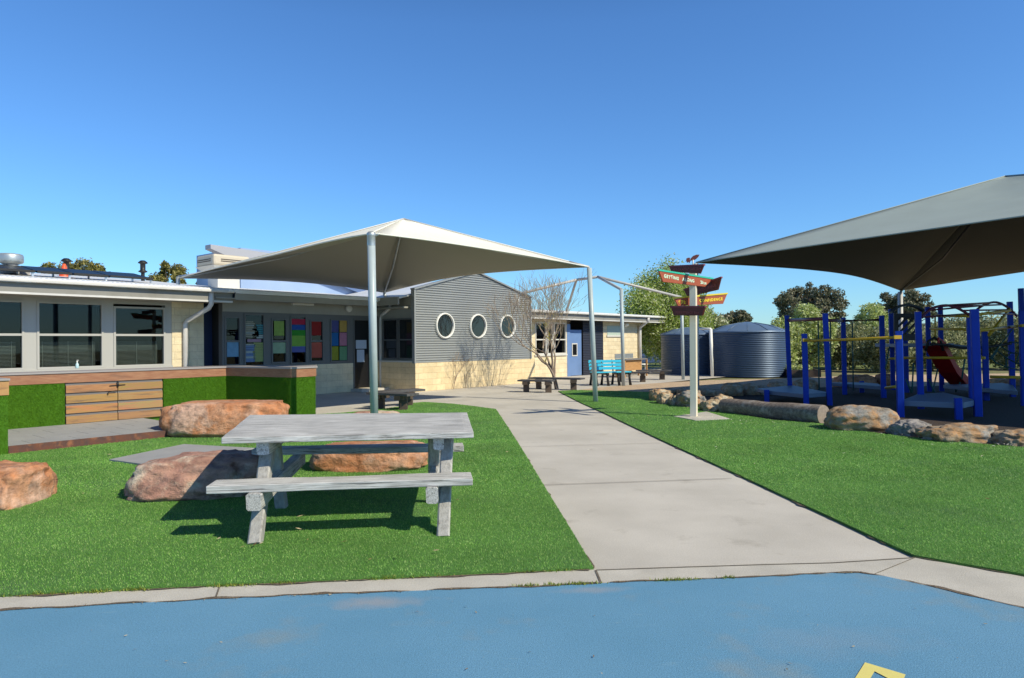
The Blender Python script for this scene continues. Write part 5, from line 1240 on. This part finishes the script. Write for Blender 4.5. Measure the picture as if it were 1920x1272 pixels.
treeat('gum_tree', 'small sparse gum tree behind the large tank', 1376, 580, 66, 75, lm_gum, 3500, .20, 3, trunk_f=.45, ncl=9, cr=.14, shape='umbrella', trunk_r=.14)
treeat('gum_tree', 'dark spreading gum tree in the middle distance', 1518, 520, 152, 60, lm_gum, 20000, .13, 4, trunk_f=.18, ncl=95, cr=.062, trunk_r=.3)
treeat('gum_tree', 'dark gum crown behind the low corner of the grey sail', 1690, 537, 130, 62, lm_gum, 13000, .13, 5, trunk_f=.34, ncl=70, cr=.062, trunk_r=.28)
treeat('blossom_bush', 'pale leafy bush just right of the tanks', 1462, 578, 84, 33, lm_lime, 9500, .075, 6, trunk_f=.08, ncl=26, cr=.17, cat='bush')
treeat('blossom_bush', 'pale leafy bush behind the left blue posts', 1520, 568, 90, 34, lm_lime, 13000, .075, 7, trunk_f=.05, ncl=30, cr=.17, cat='bush')
treeat('bush', 'greyish bush between the second pair of blue posts', 1588, 598, 100, 36, lm_bush, 11000, .08, 8, trunk_f=.03, ncl=28, cr=.18, cat='bush')
treeat('bush', 'tall lime-topped bush left of the black tower panel', 1638, 556, 78, 37, lm_lime, 9000, .085, 9, trunk_f=.10, ncl=26, cr=.17, cat='bush')
treeat('bush', 'dense grey-green bush behind the tower posts', 1650, 618, 110, 33, lm_bush, 12000, .075, 10, trunk_f=.02, ncl=30, cr=.18, cat='bush')
treeat('bush', 'dense grey-green bush behind the red slide', 1745, 612, 120, 34, lm_bush, 14000, .075, 11, trunk_f=.02, ncl=30, cr=.18, cat='bush')
treeat('bush', 'grey-green bush behind the overhead ladder', 1830, 588, 130, 36, lm_bush, 16000, .08, 12, trunk_f=.02, ncl=32, cr=.18, cat='bush')
treeat('bush', 'grey-green bush at the right edge of the picture', 1925, 596, 130, 34, lm_bush, 14000, .08, 13, trunk_f=.02, ncl=32, cr=.18, cat='bush')
for px, yt, wp, Y, sd_, lab in ((1500, 612, 120, 41, 51, 'low olive bush filling the gap behind the leftmost blue posts'), (1570, 618, 110, 43, 52, 'low olive bush left of the middle blue posts'), (1700, 596, 120, 42, 53, 'olive bush behind the black tower panel'), (1790, 600, 120, 43, 54, 'olive bush behind the overhead ladder rungs'), (1880, 592, 120, 44, 55, 'olive bush behind the tall right post')):
    treeat('bush', lab, px, yt, wp, Y, lm_bush, 9000, .09, sd_, trunk_f=.02, ncl=34, cr=.16, cat='bush', group='olive bushes beyond the playground')
for px, yt, wp, Y, sd_, lab in ((140, 487, 62, 58, 21, 'golden gum crown above the roof beside the left flue'), (185, 497, 50, 56, 22, 'low gum crown above the solar panels'), (100, 494, 50, 60, 23, 'gum crown above the roof left of the orange cone'), (318, 491, 52, 50, 24, 'rounded gum crown above the roof left of the cooler'), (390, 519, 40, 62, 25, 'small gum crown between roof and cooler')):
    treeat('gum_tree', lab, px, yt-5, wp*1.25, Y, lm_gum2, 9000, .11, sd_, trunk_f=.55, ncl=22, cr=.16, group='gum crowns beyond the left roof')
for px, Y, sd_, lab in ((1214, 46, 31, 'staked young tree by the white railing, left one'), (1237, 46, 32, 'staked young tree by the white railing, beside the tank')):
    treeat('young_tree', lab, px, 652, 17, Y, lm_pear, 900, .07, sd_, trunk_f=.45, ncl=8, cr=.25, trunk_r=.03)
# distant wooded rise
hl = MB(); vs = []; fs = []; n_ = 60
for i in range(n_+1):
    x = -200+i*(560/n_); h_ = 3+4*noise.noise(V((x*.012, 3, 0)))+ (5 if x > 100 else 0)
    vs += [V((x, 190, -1)), V((x, 215, h_)), V((x, 300, -1))]
    if i: a = 3*i; fs += [(a-3, a, a+1, a-2), (a-2, a+1, a+2, a-1)]
hl.add(vs, fs, True); o = hl.build('hills', M('hill_bush', (.05, .06, .04), (.09, .10, .06), scale=.3, rough=1, bump=1, bscale=.8)); o['kind'] = 'structure'
pv = []
for i in range(420):
    x = rng.uniform(-160, 330); y = rng.uniform(175, 200); h_ = rng.uniform(2, 5); pv.append((V((x, y, h_*.55)), h_*.6, h_*.6, h_*.55))
o = npmesh('far_wood', leaves(pv, 60000, .55, .6), 4, lm_gum); tag(o, 'far-off dark belt of trees on the horizon', 'trees', kind='stuff')
# bare tree
def bare(label, base_, seed, h, spread, r, m, name='bare_tree', lv=6, cat='tree', first=3, rmin=.004):
    rd = random.Random(seed); t = thing(name, label, cat, base_); tk = MB(); tw = MB()
    def grow(p, d, L, r_, lvl):
        n = 4; pts = [p]; rads = [r_]; q = p.copy(); dd = d.copy()
        for i in range(n):
            dd = (dd+V((rd.gauss(0, .13), rd.gauss(0, .13), rd.gauss(.05, .08)))).normalized(); q = q+dd*L/n; pts.append(q.copy()); rads.append(r_*(1-.38*(i+1)/n))
        (tk if lvl < 2 else tw).tube(pts, rads, 7 if lvl < 2 else (5 if lvl < 4 else 3), caps=False)
        if lvl >= lv: return
        k = rd.choice([2, 2, 3]) if lvl else first
        for i in range(k):
            a = rd.uniform(0, 6.28) if lvl else i*6.28/k+rd.uniform(-.4, .4); el = rd.uniform(.35, .75)*(spread if lvl < 3 else 1)
            s_ = dd.cross(V((math.cos(a), math.sin(a), .1))).normalized(); nd = (dd*math.cos(el)+s_*math.sin(el)).normalized(); nd.z = abs(nd.z)*.8+.12+(.35 if lvl > 1 else 0); nd.normalize()
            grow(q if i < 2 else pts[2+(i % 2)], nd, L*rd.uniform(.80, .98), max(r_*.60, rmin), lvl+1)
    grow(base_, V((0, 0, 1)), h, r, 0)
    tk.build('trunk', m_bark, t); tw.build('twigs', m, t); return t
tb = bare('leafless lichen-flecked tree growing in front of the gable wall', G(1044, 730), 12, .76, 1.0, .07, m_twig, lv=7, first=5, rmin=.0048)
bare('thin dry climber against the block base of the gable wall', W(hit(850, 640, OG+.12)[0], OG+.12, 0), 8, .35, .55, .014, m_twig, name='dry_shrub', lv=4, cat='shrub', first=4)
bare('second dry stem further right on the block base', W(hit(873, 640, OG+.12)[0], OG+.12, 0), 9, .3, .6, .012, m_twig, name='dry_shrub', lv=4, cat='shrub', first=3)

# ------------------------------------------------------------------ far details between building and tanks
fc = thing('boundary_fence', 'dark blue metal fence beyond the end of the building', 'fence', V((8.5, 49, 0)))
q = MB(); a = base(1196, 48); b_ = base(1262, 50); a.z = b_.z = 0; d = (b_-a).normalized()
q.beam(V((a.x, a.y, .85)), V((b_.x, b_.y, .85)), .04, 1.7); q.build('panel', M('fence_blue', (.03, .06, .16), rough=.6), fc)
for i in range(5):
    p = a.lerp(b_, i/4); q = MB(); q.tube([p-V((0, .1, 0)), p+V((0, -.1, 2.0))], .03, 8); q.build('fence_post', m_polew, fc)
q = MB(); q.tube([a+V((0, -.1, 1.85)), b_+V((0, -.1, 1.85))], .02, 6); q.build('top_rail', m_polew, fc)
rl = thing('railing', 'low pale railing in front of the blue fence', 'railing', V((7.6, 44, 0)))
a = base(1204, 44); b_ = base(1250, 45); a.z = b_.z = 0; q = MB()
for z in (.15, .55): q.tube([a+V((0, 0, z)), b_+V((0, 0, z))], .02, 6)
for i in range(16): p = a.lerp(b_, i/15); q.tube([p, p+V((0, 0, .57))], .012, 4)
q.build('bars', m_gutter, rl)
sheet('grass_verge', [(5, 36), (30, 36), (40, 80), (5, 80)], -.02, M('verge', (.10, .15, .03), (.20, .22, .07), scale=1.5, rough=1, bump=.6, bscale=8, fine=.3, fscale=10))
# timber garden bed right of the tanks
gb = thing('garden_bed', 'low dark timber garden bed right of the water tanks', 'garden bed', base(1508, 28.5))
a = base(1480, 28.3); b_ = base(1537, 28.0); a.z = b_.z = .14; q = MB(); q.beam(a, b_, .08, .30); q.beam(b_, b_+V((.3, 1.4, 0)), .08, .30); q.beam(a, a+V((.2, 1.5, 0)), .08, .30); q.build('edging', m_dkleg, gb)
q = MB(); q.prism([V((a.x+.05, a.y+.05, .02)), V((b_.x-.05, b_.y+.05, .02)), V((b_.x+.2, b_.y+1.4, .02)), V((a.x+.2, a.y+1.4, .02))], (0, 0, .2)); q.build('soil', m_mulch, gb)
pv = [(V((a.x+.2+i*.2, a.y+.6+.3*(i % 2), .30)), .16, .2, .16) for i in range(5)]
npmesh('leafy_plants', leaves(pv, 1300, .05), 4, lm_lime, gb)
